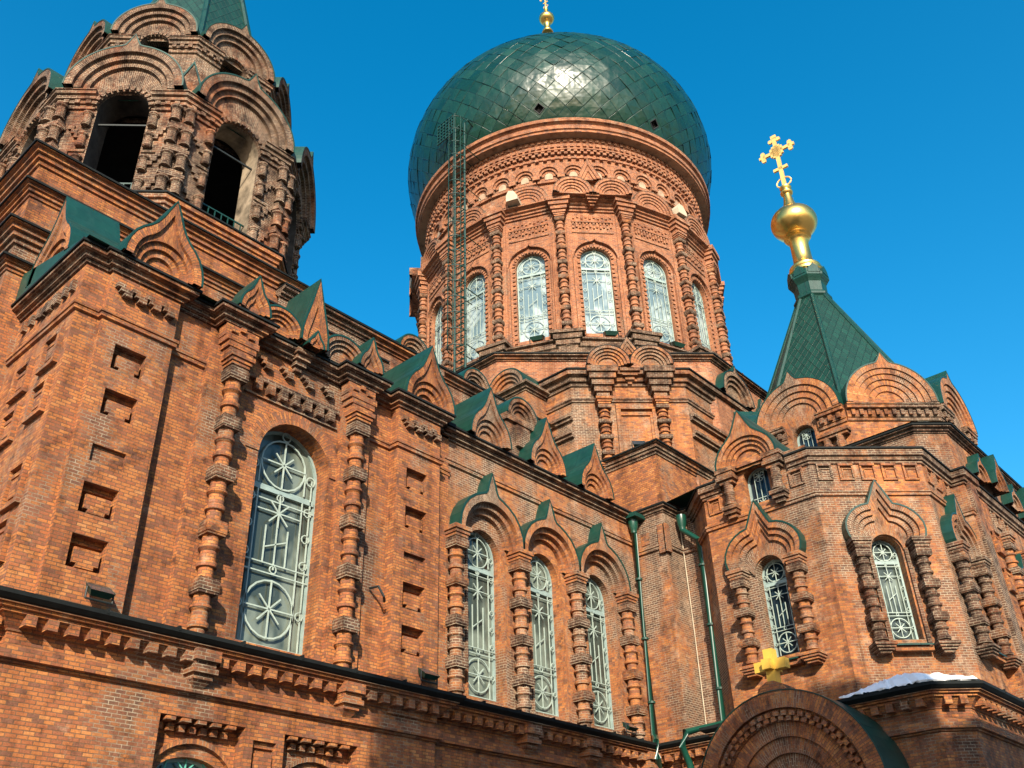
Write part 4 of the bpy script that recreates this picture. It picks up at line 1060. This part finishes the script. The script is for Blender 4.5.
rows_z = [35.45]; target = .5
while zprev < 51.1:
    zn = zprev + step; rn = dome_r(zn); acc += math.hypot(step, rn - rprev); zprev, rprev = zn, rn
    if acc >= max(.26, min(.47, .47 * rprev / 7.6)): rows_z.append(zprev); acc = 0
rows_z.append(51.2)
dm = MB(); holesD = []
def dv(j, i):
    z = rows_z[j]; r = dome_r(z); a = 2 * math.pi * (i + (.5 if j % 2 else 0)) / ND + R_(A0)
    return Vector((DX + r * math.cos(a), DY + r * math.sin(a), z))
rnd = random.Random(3)
vent = {(1, 55), (1, 4)}
ventc = []
for j in range(len(rows_z) - 2):
    for i in range(ND):
        L = dv(j + 1, i - 1 if j % 2 == 0 else i); Rr = dv(j + 1, i if j % 2 == 0 else i + 1)
        b = dv(j, i); t = dv(j + 2, i)
        if (j, i) in vent:
            cv = (b + t + L + Rr) / 4; q0 = [b, Rr, t, L]; q1 = [cv + (p_ - cv) * .62 for p_ in q0]; ventc.append(tuple(q1))
            for q in range(4): dm.face([q0[q], q0[(q + 1) % 4], q1[(q + 1) % 4], q1[q]], [(.1, .1), (.3, .1), (.3, .3), (.1, .3)])
            continue
        c = (b + t + L + Rr) / 4; n = Vector((c.x - DX, c.y - DY, 0)).normalized()
        k = (rnd.randint(0, 400), rnd.randint(0, 400))
        jit = [n * rnd.uniform(-.022, .022) for _ in range(4)]
        p = [b + jit[0], Rr + jit[1], t + jit[2], L + jit[3]]
        mids = [(p[q] + p[(q + 1) % 4]) / 2 for q in range(4)]
        cc = (p[0] + p[1] + p[2] + p[3]) / 4; out = (Rr - L).cross(t - b).normalized(); cc += out * .012
        uvq = [(0, 0), (1, 0), (1, 1), (0, 1)]
        e = .0006
        for q in range(4):
            u0 = uvq[q]; u1 = uvq[(q + 1) % 4]; f = lambda u: (k[0] + e + u[0] * (1 - 2 * e), k[1] + e + u[1] * (1 - 2 * e))
            dm.face([p[q], p[(q + 1) % 4], cc], [f(u0), f(u1), f((.5, .5))])
for i in range(ND):                           # half panels along the foot
    a_, b_, c_ = dv(0, i), dv(0, i + 1), dv(1, i); k = (rnd.randint(0, 400), rnd.randint(0, 400))
    dm.face([a_, b_, c_], [(k[0] + .01, k[1] + .01), (k[0] + .99, k[1] + .01), (k[0] + .5, k[1] + .5)])
dome = dm.build('dome', 'dome', church, label='green onion dome of lozenge panels')
mb = MB(); mb.lathe(DX, DY, [(r_ - .16, z_) for z_, r_ in ((35.4, 7.5), (36.2, 7.98), (37.2, 8.38), (38.2, 8.57), (39.2, 8.60), (40.2, 8.46), (41.2, 8.14), (42.2, 7.55), (43.1, 6.72))], 80, cap=False); mb.build('dark_backing', 'dark', dome)  # near-black sheet added behind the vents, standing for the unlit inside
mb = MB()
for b, r, t, l in ventc:
    for p, q in ((b, r), (r, t), (t, l), (l, b)): mb.tube([p, q], .03, 6)
mb.build('vent_frame', 'iron', dome)
mb = MB(); pts = [(i, dv(0, i)) for i in range(ND)]
mb.lathe(DX, DY, [(7.5, 35.40), (7.62, 35.42), (7.75, 35.66), (7.72, 35.75)], 80, cap=False); mb.build('metal_skirt', 'green_dark', dome)
finial((DX, DY), 51.9, .50, 'gilded ball finial on top of the dome', 184)
# opened hatch leaning on the dome beside the ladder
Fh = DF(177, 8.45); mb = MB(); 
for a in range(7): bar(mb, Fh, (-.65 + .216 * a, 36.3), (-.65 + .216 * a, 37.6), .05, .1, .16); bar(mb, Fh, (-.65, 36.3 + .216 * a), (.65, 36.3 + .216 * a), .05, .101, .161)
mb.build('hatch', 'ladder', church)

# caged ladder up the drum
LA = 184.5; Fl_ = DF(LA, 8.75); mb = MB()
z0, z1 = 21.2, 36.2
for s in (-.30, .30): mb.tube([Fl_.P(s, 0, z0), Fl_.P(s, 0, z1), Fl_.P(s, -.25, z1 + .45), Fl_.P(s, -.7, z1 + .3)], .05, 6)
z = z0
while z < z1: mb.tube([Fl_.P(-.30, 0, z), Fl_.P(.30, 0, z)], .03, 5); z += .36
z = z0 + 1.5
while z < z1 + .3:
    mb.tube([Fl_.P(.42 * math.cos(R_(a)) * (1), .06 + .62 * max(0, math.sin(R_(a))), z) for a in range(0, 181, 20)], .024, 5); z += .85
for a in (30, 70, 110, 150): mb.tube([Fl_.P(.42 * math.cos(R_(a)), .06 + .62 * math.sin(R_(a)), z0 + 1.5) , Fl_.P(.42 * math.cos(R_(a)), .06 + .62 * math.sin(R_(a)), z1 + .2)], .018, 5)
for z in (23, 26, 29, 32.0, 34.6):
    for s in (-.3, .3): mb.tube([Fl_.P(s, 0, z), Fl_.P(s, -1.2, z)], .025, 5)
mb.build('ladder', 'ladder', church, label='green caged ladder climbing the drum')

# ------------------------------------------------------------------ bell tower
TX, TY = 10.5, 24.65
sq = [(5.15, 30.0), (5.15, 19.4), (15.85, 19.4), (15.85, 30.0)]
mb = MB()
for a, b in zip(sq[:-1], sq[1:]): seg(mb, a, b, GZ, 16.7)
sq2 = [(5.15, 30.0), (5.15, 19.4), (12.9, 19.4), (12.9, 20.6)]
for a, b in zip(sq2[:-1], sq2[1:]): seg(mb, a, b, 16.7, 17.46)
mb.face([(15.85, 19.4, 16.7), (15.85, 30, 16.7), (12.9, 30, 16.7), (12.9, 19.4, 16.7)]); mb.face([(5.15, 19.4, 17.455), (12.9, 19.4, 17.455), (12.9, 30, 17.455), (5.15, 30, 17.455)])
mb.build('wall', 'brick', church, label='square base of the bell tower')
LEDGE = [(0, -.5), (.06, -.48), (.06, -.36), (.14, -.34), (.14, -.22), (.22, -.20), (.22, -.1), (.32, -.08), (.32, .0), (-.5, .06)]
for z, k in ((17.45, .9), (16.35, .7), (15.05, 1.0), (14.1, .6)):
    cornice(sq2[:3] if z > 17 else sq, z, [(d * k, h * k) for d, h in LEDGE], 'brick')
for y in (FY(19.4),):
    for s in (6.1,): blind_panel(FY(19.36), 5.95, 6.45, 15.25, 15.75, 0, .035)
Fo = lambda k, ap: Fr(TX + ap * math.cos(R_(45 * k)), TY + ap * math.sin(R_(45 * k)), 45 * k)
# plinth, belfry walls with arched openings
APB = 4.38; hb = APB * math.tan(R_(22.5))
p8 = octa(TX, TY, APB)
cornice(p8, 18.85, [(0, -1.1), (.10, -1.1), (.10, -.52), (.16, -.50), (.16, -.36), (.22, -.34), (.22, -.22), (.30, -.2), (.30, -.05), (-.9, 0)], 'brick', True, metal=True)
mb = MB(); pl = MB(); pd = MB()
for k in range(8): wall_open(mb, Fo(k, APB), -hb, hb, 17.4, 23.0, [(.05, .76, 18.86, 22.3, .76)], 0, .85, revmb=pl if k == 6 else pd)
mb.build('wall', 'brick_tower', church, label='grey weathered brick belfry of the bell tower')
pl.build('reveal', 'plaster', church, label='reveal with peeling whitish plaster'); pd.build('reveal', 'reveal_shade', church)
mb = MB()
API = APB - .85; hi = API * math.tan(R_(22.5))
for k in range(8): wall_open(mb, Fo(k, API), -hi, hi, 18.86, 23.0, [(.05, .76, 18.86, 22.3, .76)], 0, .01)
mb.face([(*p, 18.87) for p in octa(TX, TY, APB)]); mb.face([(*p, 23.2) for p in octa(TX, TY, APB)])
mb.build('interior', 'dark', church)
mb = MB()
for k in range(8):
    F = Fo(k, APB)
    p0, p1, p2, p3 = F.P(-hb, 0, 0)[:2], F.P(-.75, 0, 0)[:2], F.P(.85, 0, 0)[:2], F.P(hb, 0, 0)[:2]
BC = [(0, -.62), (.07, -.60), (.07, -.46), (.13, -.44), (.13, -.32), (.20, -.30), (.20, -.18), (.28, -.16), (.28, -.06), (.32, -.04), (.32, 0), (-.2, .03)]
for k in range(8):                              # cornice pieces run round each pier between the openings
    f0, f1 = Fo(k, APB), Fo(k + 1, APB)
    path = [f0.P(.86, 0, 0)[:2], octa(TX, TY, APB)[k], f1.P(-.76, 0, 0)[:2]]
    cornice(path, 22.92, BC, 'brick_tower', dent=(.30, .15, .17, -.45, -.31), metal=False)
vis_k = (3, 4, 5, 6, 7)
for k in vis_k:
    F = Fo(k, APB); cr = c_round(.30, .12)
    gable(F, .04, 22.95, 1.72, cr, rnd_from=1, scales=(1, .86, .73, .62), d0=.46, step=.12, back=.9, mat='brick_tower', cap='green_dark', hole=arch_pts(.05, .76, 22.3, .76, len(cr) - 1))
    mb = MB(); teeth(mb, F, .05, 22.3, .76, 13, .11, .16, 0, .18, 6, 174); mb.build('arch', 'brick_tower', church)
    # turned stubs at the opening jambs and stepped bricks on the piers
    for sg in (-1, 1):
        mb = MB(); x0 = .05 + sg * .95
        for z0 in (18.95, 19.85, 20.75, 21.6):
            x, y, _ = F.P(x0, .06, 0); mb.lathe(x, y, [(.12, z0), (.15, z0 + .05), (.12, z0 + .1), (.11, z0 + .4), (.16, z0 + .46), (.16, z0 + .52), (.1, z0 + .56)], 10)
        for q in range(3): mb.box(F, .05 + sg * 1.22 - .09, .05 + sg * 1.22 + .09, 0, .08, 19.2 + 1.05 * q, 19.36 + 1.05 * q); mb.box(F, .05 + sg * 1.33 - .09, .05 + sg * 1.33 + .09, 0, .081, 19.37 + 1.05 * q, 19.52 + 1.05 * q); mb.box(F, .05 + sg * 1.11 - .09, .05 + sg * 1.11 + .09, 0, .082, 19.03 + 1.05 * q, 19.19 + 1.05 * q)
        if sg < 0: mb.box(F, -hb, -.75, 0, .05, 20.60, 20.68)
        else: mb.box(F, .85, hb, 0, .05, 20.60, 20.68)
        mb.build('jamb', 'brick_tower', church)
    # iron railing in the opening
    mb = MB()
    for z in (19.0, 19.62): bar(mb, F, (-.74, z), (.84, z), .045, -.25, -.21)
    for j in range(7): bar(mb, F, (-.62 + .22 * j, 18.9), (-.62 + .22 * j, 19.62), .03, -.245, -.215)
    mb.build('railing', 'ladder', church)
    mb = MB(); bar(mb, F, (-.75, 22.0), (.85, 22.0), .05, -.3, -.25); mb.build('tie_rod', 'iron', church)
for k in (3, 4, 5, 6):                          # paired colonnettes on the corners of the belfry
    vx, vy = octa(TX, TY, APB)[k]; ang = 45 * k + 22.5; F = Fr(vx, vy, ang)
    mb = MB()
    for s in (-.2, .2):
        x, y, _ = F.P(s, .10, 0)
        for z0 in (18.95, 19.9, 20.85, 21.75):
            mb.lathe(x, y, [(.17, z0), (.17, z0 + .05), (.14, z0 + .08), (.14, z0 + .42), (.20, z0 + .48), (.20, z0 + .54), (.15, z0 + .58)], 10)
    for z0 in (19.55, 20.5, 21.42): mb.box(F, -.37, .37, -.1, .22, z0, z0 + .12); mb.box(F, -.30, .30, -.1, .14, z0 + .12, z0 + .32)
    mb.build('colonnette', 'brick_tower', church)
# middle: short pyramidal shoulders with diamond panels, then the upper octagon
mb = MB(); pyramid(mb, (TX, TY), 4.2, 22.95, 3.3, 25.2); mb.build('roof', 'green_dark', church)
APU = 3.28; hu = APU * math.tan(R_(22.5))
mb = MB(); pl = MB()
for k in range(8): wall_open(mb, Fo(k, APU), -hu, hu, 23.0, 26.85, [(.0, .46, 24.9, 26.55, .46)], 0, .6, revmb=pl)
mb.build('wall', 'brick_tower', church, label='upper octagon of the bell tower below the spire'); pl.build('reveal', 'brick_tower', church)
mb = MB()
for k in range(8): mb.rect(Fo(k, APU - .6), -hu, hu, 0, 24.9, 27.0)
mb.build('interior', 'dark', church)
for k in range(8):
    f0, f1 = Fo(k, APU), Fo(k + 1, APU)
    cornice([f0.P(.48, 0, 0)[:2], octa(TX, TY, APU)[k], f1.P(-.48, 0, 0)[:2]], 26.85, [(d * .85, z) for d, z in BC], 'brick_tower', dent=(.26, .13, .17, -.45, -.28), metal=False)
for k in vis_k:
    F = Fo(k, APU); cr = c_round(.30, .12)
    gable(F, 0, 26.88, 1.36, cr, rnd_from=1, scales=(1, .86, .73, .60), d0=.40, step=.11, back=.8, mat='brick_tower', cap='green_dark', hole=arch_pts(0, .46, 26.55, .46, len(cr) - 1))
    mb = MB(); teeth(mb, F, 0, 26.55, .46, 11, .09, .13, 0, .16, 6, 174); mb.build('arch', 'brick_tower', church)
for k in (3, 4, 5, 6):                          # pointed stone between neighbouring arches
    vx, vy = octa(TX, TY, 4.0)[k]; F = Fr(vx, vy, 45 * k + 22.5)
    mb = MB(); mb.prism(F, [(-.36, 22.95), (.36, 22.95), (.38, 23.6), (0, 24.75), (-.38, 23.6)], -.8, .12); g_ = mb.build('pinnacle', 'brick_tower', church)
    mb = MB(); o = [(-.36, 22.95), (-.38, 23.6), (0, 24.75), (.38, 23.6), (.36, 22.95)]; e = [(-.42, 22.95), (-.45, 23.62), (0, 24.88), (.45, 23.62), (.42, 22.95)]
    mb.ring(F, e, o, -.8, .16, din=.1); mb.build('metal_cap', 'green', g_)
mb = MB(); pyramid(mb, (TX, TY), 2.95, 26.9, .30, 38.0); sp = mb.build('tent_roof', 'tiles', church, label='tall green tent roof of the bell tower cut by the picture edge')
hm = MB()
for k in range(8): hm.tube([(*octa(TX, TY, 2.95)[k], 26.9), (*octa(TX, TY, .30)[k], 38.0)], .10, 6)
hm.build('hip_ridge', 'green', sp)
finial((TX, TY), 37.9, .7, 'gilded finial of the bell tower', 202)

# ------------------------------------------------------------------ porch with the round gable and thick gold cross
PX, PY, PZ = 22.5, 11.35, 3.45
Fp_ = Fr(PX, PY, 180); mb = MB()
for i, (r0, r1, d) in enumerate(((2.42, 2.02, .30), (2.02, 1.72, .16), (1.72, 1.38, .10), (1.38, 1.02, .02), (1.02, .66, -.08))):
    mb.ring(Fp_, arch_pts(0, r0, PZ, r0, 28), arch_pts(0, r1, PZ, r1, 28), -.3, d, din=d - .2)
    if i in (0, ):
        pass
teeth(mb, Fp_, 0, PZ, 1.84, 25, .13, .11, .1, .30, 8, 172); teeth(mb, Fp_, 0, PZ, 1.73, 25, .13, .10, .1, .26, 11.3, 175)
mb.face([Fp_.P(a, -.14, z) for a, z in arch_pts(0, .68, PZ, .68, 20)])
mb.prism(Fp_, [(-.42, 5.78), (.42, 5.78), (.34, 6.0), (.10, 6.12), (-.10, 6.12), (-.34, 6.0)], -.3, .302)
for s in (-1.72, 1.72): mb.box(Fp_, s - .7, s + .7, -.3, .2, GZ, PZ)
mb.rect(Fp_, -1.1, 1.1, -.12, GZ, PZ)
mb.build('porch', 'brick', church, label='round brick porch arch in shade')
mb = MB(); A = arch_pts(0, 2.42, PZ, 2.42, 28); E_ = arch_pts(0, 2.448, PZ, 2.448, 28)
for i in range(28):
    mb.face([Fp_.P(E_[i][0], .32, E_[i][1]), Fp_.P(E_[i + 1][0], .32, E_[i + 1][1]), Fp_.P(E_[i + 1][0], -1.6, E_[i + 1][1]), Fp_.P(E_[i][0], -1.6, E_[i][1])])
    mb.face([Fp_.P(E_[i][0], .32, E_[i][1]), Fp_.P(E_[i + 1][0], .32, E_[i + 1][1]), Fp_.P(A[i + 1][0], .32, A[i + 1][1]), Fp_.P(A[i][0], .32, A[i][1])])
mb.build('porch_roof', 'green', church, 30, 'barrel shaped green porch roof')
cr = MB(); Fx = Fr(PX - .05, PY, 180)
for F in (Fx, Fr(PX - .05, PY, 270)):
    k = 1 if F is Fx else .985
    cr.box(F, -.125 * k, .125 * k, -.125 * k, .125 * k, 5.95, 6.95); w_ = .43 if F is Fx else .30; cr.box(F, -w_, w_, -.12 * k, .12 * k, 6.42, 6.67)
cr.build('cross', 'gold_paint', church, label='thick yellow gold cross on the porch arch')
# lean-to roof of the lower storey round the transept with a drift of old snow
rp = [(24.55, 14.0), (24.55, 10.15), (26.9, 7.8), (42, 7.5)]
ro = [(24.0, 14.0), (23.2, 8.0), (24.1, 7.05), (42, 7.0)]
mb = MB()
for k in range(3): mb.face([(*ro[k], 5.66), (*ro[k + 1], 5.66), (*rp[k + 1], 5.90), (*rp[k], 5.90)])
mb.build('roof', 'green', church)
sm = MB(); n = 16
def snowrow(t):
    a, b = (23.2, 10.1), (23.2, 8.0); c = (24.15, 7.08); e = (25.6, 7.05)
    if t < .55: u = t / .55; p = (a[0] + (b[0] - a[0]) * u, a[1] + (b[1] - a[1]) * u); q = (24.5, 10.3 - 1.1 * u)
    elif t < .75: u = (t - .55) / .2; p = (b[0] + (c[0] - b[0]) * u, b[1] + (c[1] - b[1]) * u); q = (24.5 + 1.2 * u, 9.2 - .9 * u)
    else: u = (t - .75) / .25; p = (c[0] + (e[0] - c[0]) * u, c[1] + (e[1] - c[1]) * u); q = (25.7 + .6 * u, 8.3 - .6 * u)
    return p, q
prev = None; n = 48; rs = random.Random(5)
for i in range(n + 1):
    t = i / n; p, q = snowrow(t); th = .02 + .24 * math.sin(math.pi * min(1, max(0, (t - .0)))) ** 1.3 + .015 * math.sin(i * 2.1)
    row = []
    for j in range(7):
        u = j / 6; z = 5.67 + .22 * u * .8 + (.95 + rs.uniform(-.12, .12)) * th * math.sin(math.pi * (.12 + .88 * (1 - u))) ** .6 * (1 if j < 6 else .2)
        jx = rs.uniform(-.03, .03); row.append((p[0] + (q[0] - p[0]) * (u * .8) + jx, p[1] + (q[1] - p[1]) * (u * .8) + jx, z))
    row = [(p[0], p[1], 5.63 + rs.uniform(-.02, .03))] + row
    if prev:
        for j in range(7): sm.face([prev[j], row[j], row[j + 1], prev[j + 1]])
    prev = row
so = sm.build('snow', 'snow', None, 60); so['kind'] = 'stuff'; so['label'] = 'drift of old snow on the low porch roof'; so['category'] = 'snow'

# ------------------------------------------------------------------ drainpipes
def drainpipe(pts, r=.085, label=None, funnel=None):
    mb = MB(); mb.tube(pts, r, 12)
    if funnel:
        x, y, z = funnel; mb.lathe(x, y, [(r * 1.1, z - .5), (r * 1.2, z - .38), (.15, z - .3), (.17, z - .06), (.17, z)], 14)
    o = mb.build('drainpipe', 'pipe', church, 40, label)
    b = MB()
    zz = 7.0
    for a, c in zip(pts[:-1], pts[1:]):
        if abs(a[0] - c[0]) + abs(a[1] - c[1]) < .1 and abs(a[2] - c[2]) > 1.5:
            z = min(a[2], c[2]) + .9
            while z < max(a[2], c[2]) - .3: b.lathe(a[0], a[1], [(r * 1.28, z), (r * 1.28, z + .06)], 12); z += 1.9
    if b.f: b.build('pipe_clamp', 'green_dark', o)
    return o
drainpipe([(24.42, 16.38, 12.5), (24.42, 16.38, 5.95), (23.85, 15.98, 5.65), (23.85, 15.98, 5.2), (24.2, 16.2, 4.9), (24.2, 16.2, GZ)], .092, 'long drainpipe in the corner beside the three windows', (24.42, 16.38, 12.75))
drainpipe([(25.35, 15.12, 12.55), (25.35, 15.12, 12.25), (25.30, 14.55, 11.75), (25.30, 14.55, 6.15), (23.95, 15.05, 5.75), (23.80, 15.1, 5.35), (24.1, 15.1, 4.9), (24.1, 15.1, GZ)], .10, 'drainpipe bent outwards at the foot of the shaded strip', (25.35, 15.12, 12.75))
hd = MB(); hd.box(FY(16.4), 24.15, 24.72, -.05, .32, 12.72, 12.86); hd.build('rainwater_head', 'green', church)

# ------------------------------------------------------------------ floodlights standing on the ledges
def floodlight(x, y, z, ang, label, k=1.0, tilt=35):
    e = bpy.data.objects.new('floodlight', None); C.objects.link(e); e.location = (0, 0, 0)
    e['label'] = label; e['category'] = 'floodlight'; e['group'] = 'floodlights along the ledges of the church'
    F = Fr(x, y, ang); mb = MB(); c, s = math.cos(R_(tilt)), math.sin(R_(tilt))
    def T_(a, d, h): return F.P(a * k, (d * c - h * s) * k, z + (.26 + d * s + h * c) * k)
    pts = [T_(a, d, h) for a, d, h in ((-.27, -.19, 0), (.27, -.19, 0), (.27, .19, 0), (-.27, .19, 0), (-.20, -.13, -.15), (.20, -.13, -.15), (.20, .13, -.15), (-.20, .13, -.15))]
    for q in ((4, 5, 6, 7), (0, 1, 5, 4), (1, 2, 6, 5), (2, 3, 7, 6), (3, 0, 4, 7)): mb.face([pts[i] for i in q])
    mb.build('housing', 'green_dark', e)
    mb = MB(); mb.face([T_(a, d, -.004) for a, d in ((-.26, -.18), (.26, -.18), (.26, .18), (-.26, .18))]); mb.build('lens', 'glass_far', e)
    mb = MB()
    for a in (-.29, .29): mb.tube([F.P(a * k, 0, z + .24 * k), F.P(a * k, 0, z)], .022 * k, 6)
    mb.tube([F.P(-.29 * k, 0, z), F.P(.29 * k, 0, z)], .022 * k, 6); mb.build('bracket', 'iron', e)
floodlight(7.2, 16.0, 5.80, 90, 'green floodlight on the ledge below the corner pilaster', .85)
floodlight(15.1, 16.05, 5.80, 90, 'green floodlight at the foot of the second pilaster, left of three windows', .85)
floodlight(23.0, 16.2, 5.80, 90, 'small floodlight on the ledge beside the long drainpipe', .8)
floodlight(24.95, 16.15, 15.5, 45, 'floodlight on the attic corner below the framed blind panel', .85, 50)
for k, nm in ((-1, 'left of the middle window of the drum'), (0, 'under the middle window of the drum'), (1, 'right of the middle window of the drum')):
    F = DF(A0 + 22.5 * k + .8, DR + .35); x, y, _ = F.P(.15, .1, 0); floodlight(x, y, 22.6, F.ang + 180, 'floodlight on the sill ' + nm, 1.1, 20)
floodlight(28.9, 7.9, 14.62, 45, 'small dark floodlight on the attic below the tent roof', .7)

# ------------------------------------------------------------------ bent iron bracket and cable on the walls
mb = MB(); mb.tube([(13.62, 16.5, 7.75), (13.62, 16.2, 7.72), (13.75, 16.15, 7.5), (13.9, 16.3, 7.45)], .03, 6); mb.build('iron_bracket', 'iron', church)
mb = MB(); mb.tube([(25.60, 15.34, 12.6), (25.61, 15.33, 9.0), (25.6, 15.34, 6.0)], .018, 5); mb.build('cable', 'stone', church)

# ------------------------------------------------------------------ added unseen blocks behind the viewer, sized to shade the foot of the church
def block(x0, x1, y0, y1, h, label):
    e = bpy.data.objects.new('shadow_caster_block', None); C.objects.link(e); e['label'] = label; e['category'] = 'building'; e['group'] = 'added shadow casters behind the viewer'
    F = FY(y0); mb = MB(); Fn = Fr(0, y1, 90); top = h
    for F_, a, b in ((F, x0, x1), (Fn, -x1, -x0), (FX(x0), -y1, -y0), (Fr(x1, 0, 0), y0, y1)): mb.rect(F_, a, b, 0, GZ, top)
    mb.build('wall', 'render_wall', e)
    mb = MB(); mb.box(F, x0 - .3, x1 + .3, -(y1 - y0) - .3, .3, top, top + .25); mb.build('roof', 'green_dark', e)
    n = max(1, int((x1 - x0) / 2.6))
    for r in range(int((h - 2) / 3.2)):
        for k in range(n):
            c = -x1 + (x1 - x0) * (k + .5) / n; z = GZ + 1.2 + 3.2 * r
            w = MB(); w.ring(Fn, [(c - .7, z), (c - .7, z + 1.7), (c + .7, z + 1.7), (c + .7, z), (c - .7, z)], [(c - .6, z + .1), (c - .6, z + 1.6), (c + .6, z + 1.6), (c + .6, z + .1), (c - .6, z + .1)], 0, .08)
            o = w.build('window', 'frame', e); w = MB(); w.rect(Fn, c - .62, c + .62, .03, z + .08, z + 1.62); w.build('pane', 'glass_far', o)
block(-17.6, -9.9, -16.5, -14, 26.6, 'tall buff rendered block, unseen, added to cast shade')
block(-7.0, -1.7, -16.5, -14, 23.75, 'unseen buff rendered block of middle height, added to shade the porch')
block(.3, 16, -16.5, -14, 19.5, 'lowest and longest of the unseen blocks added to cast shade')
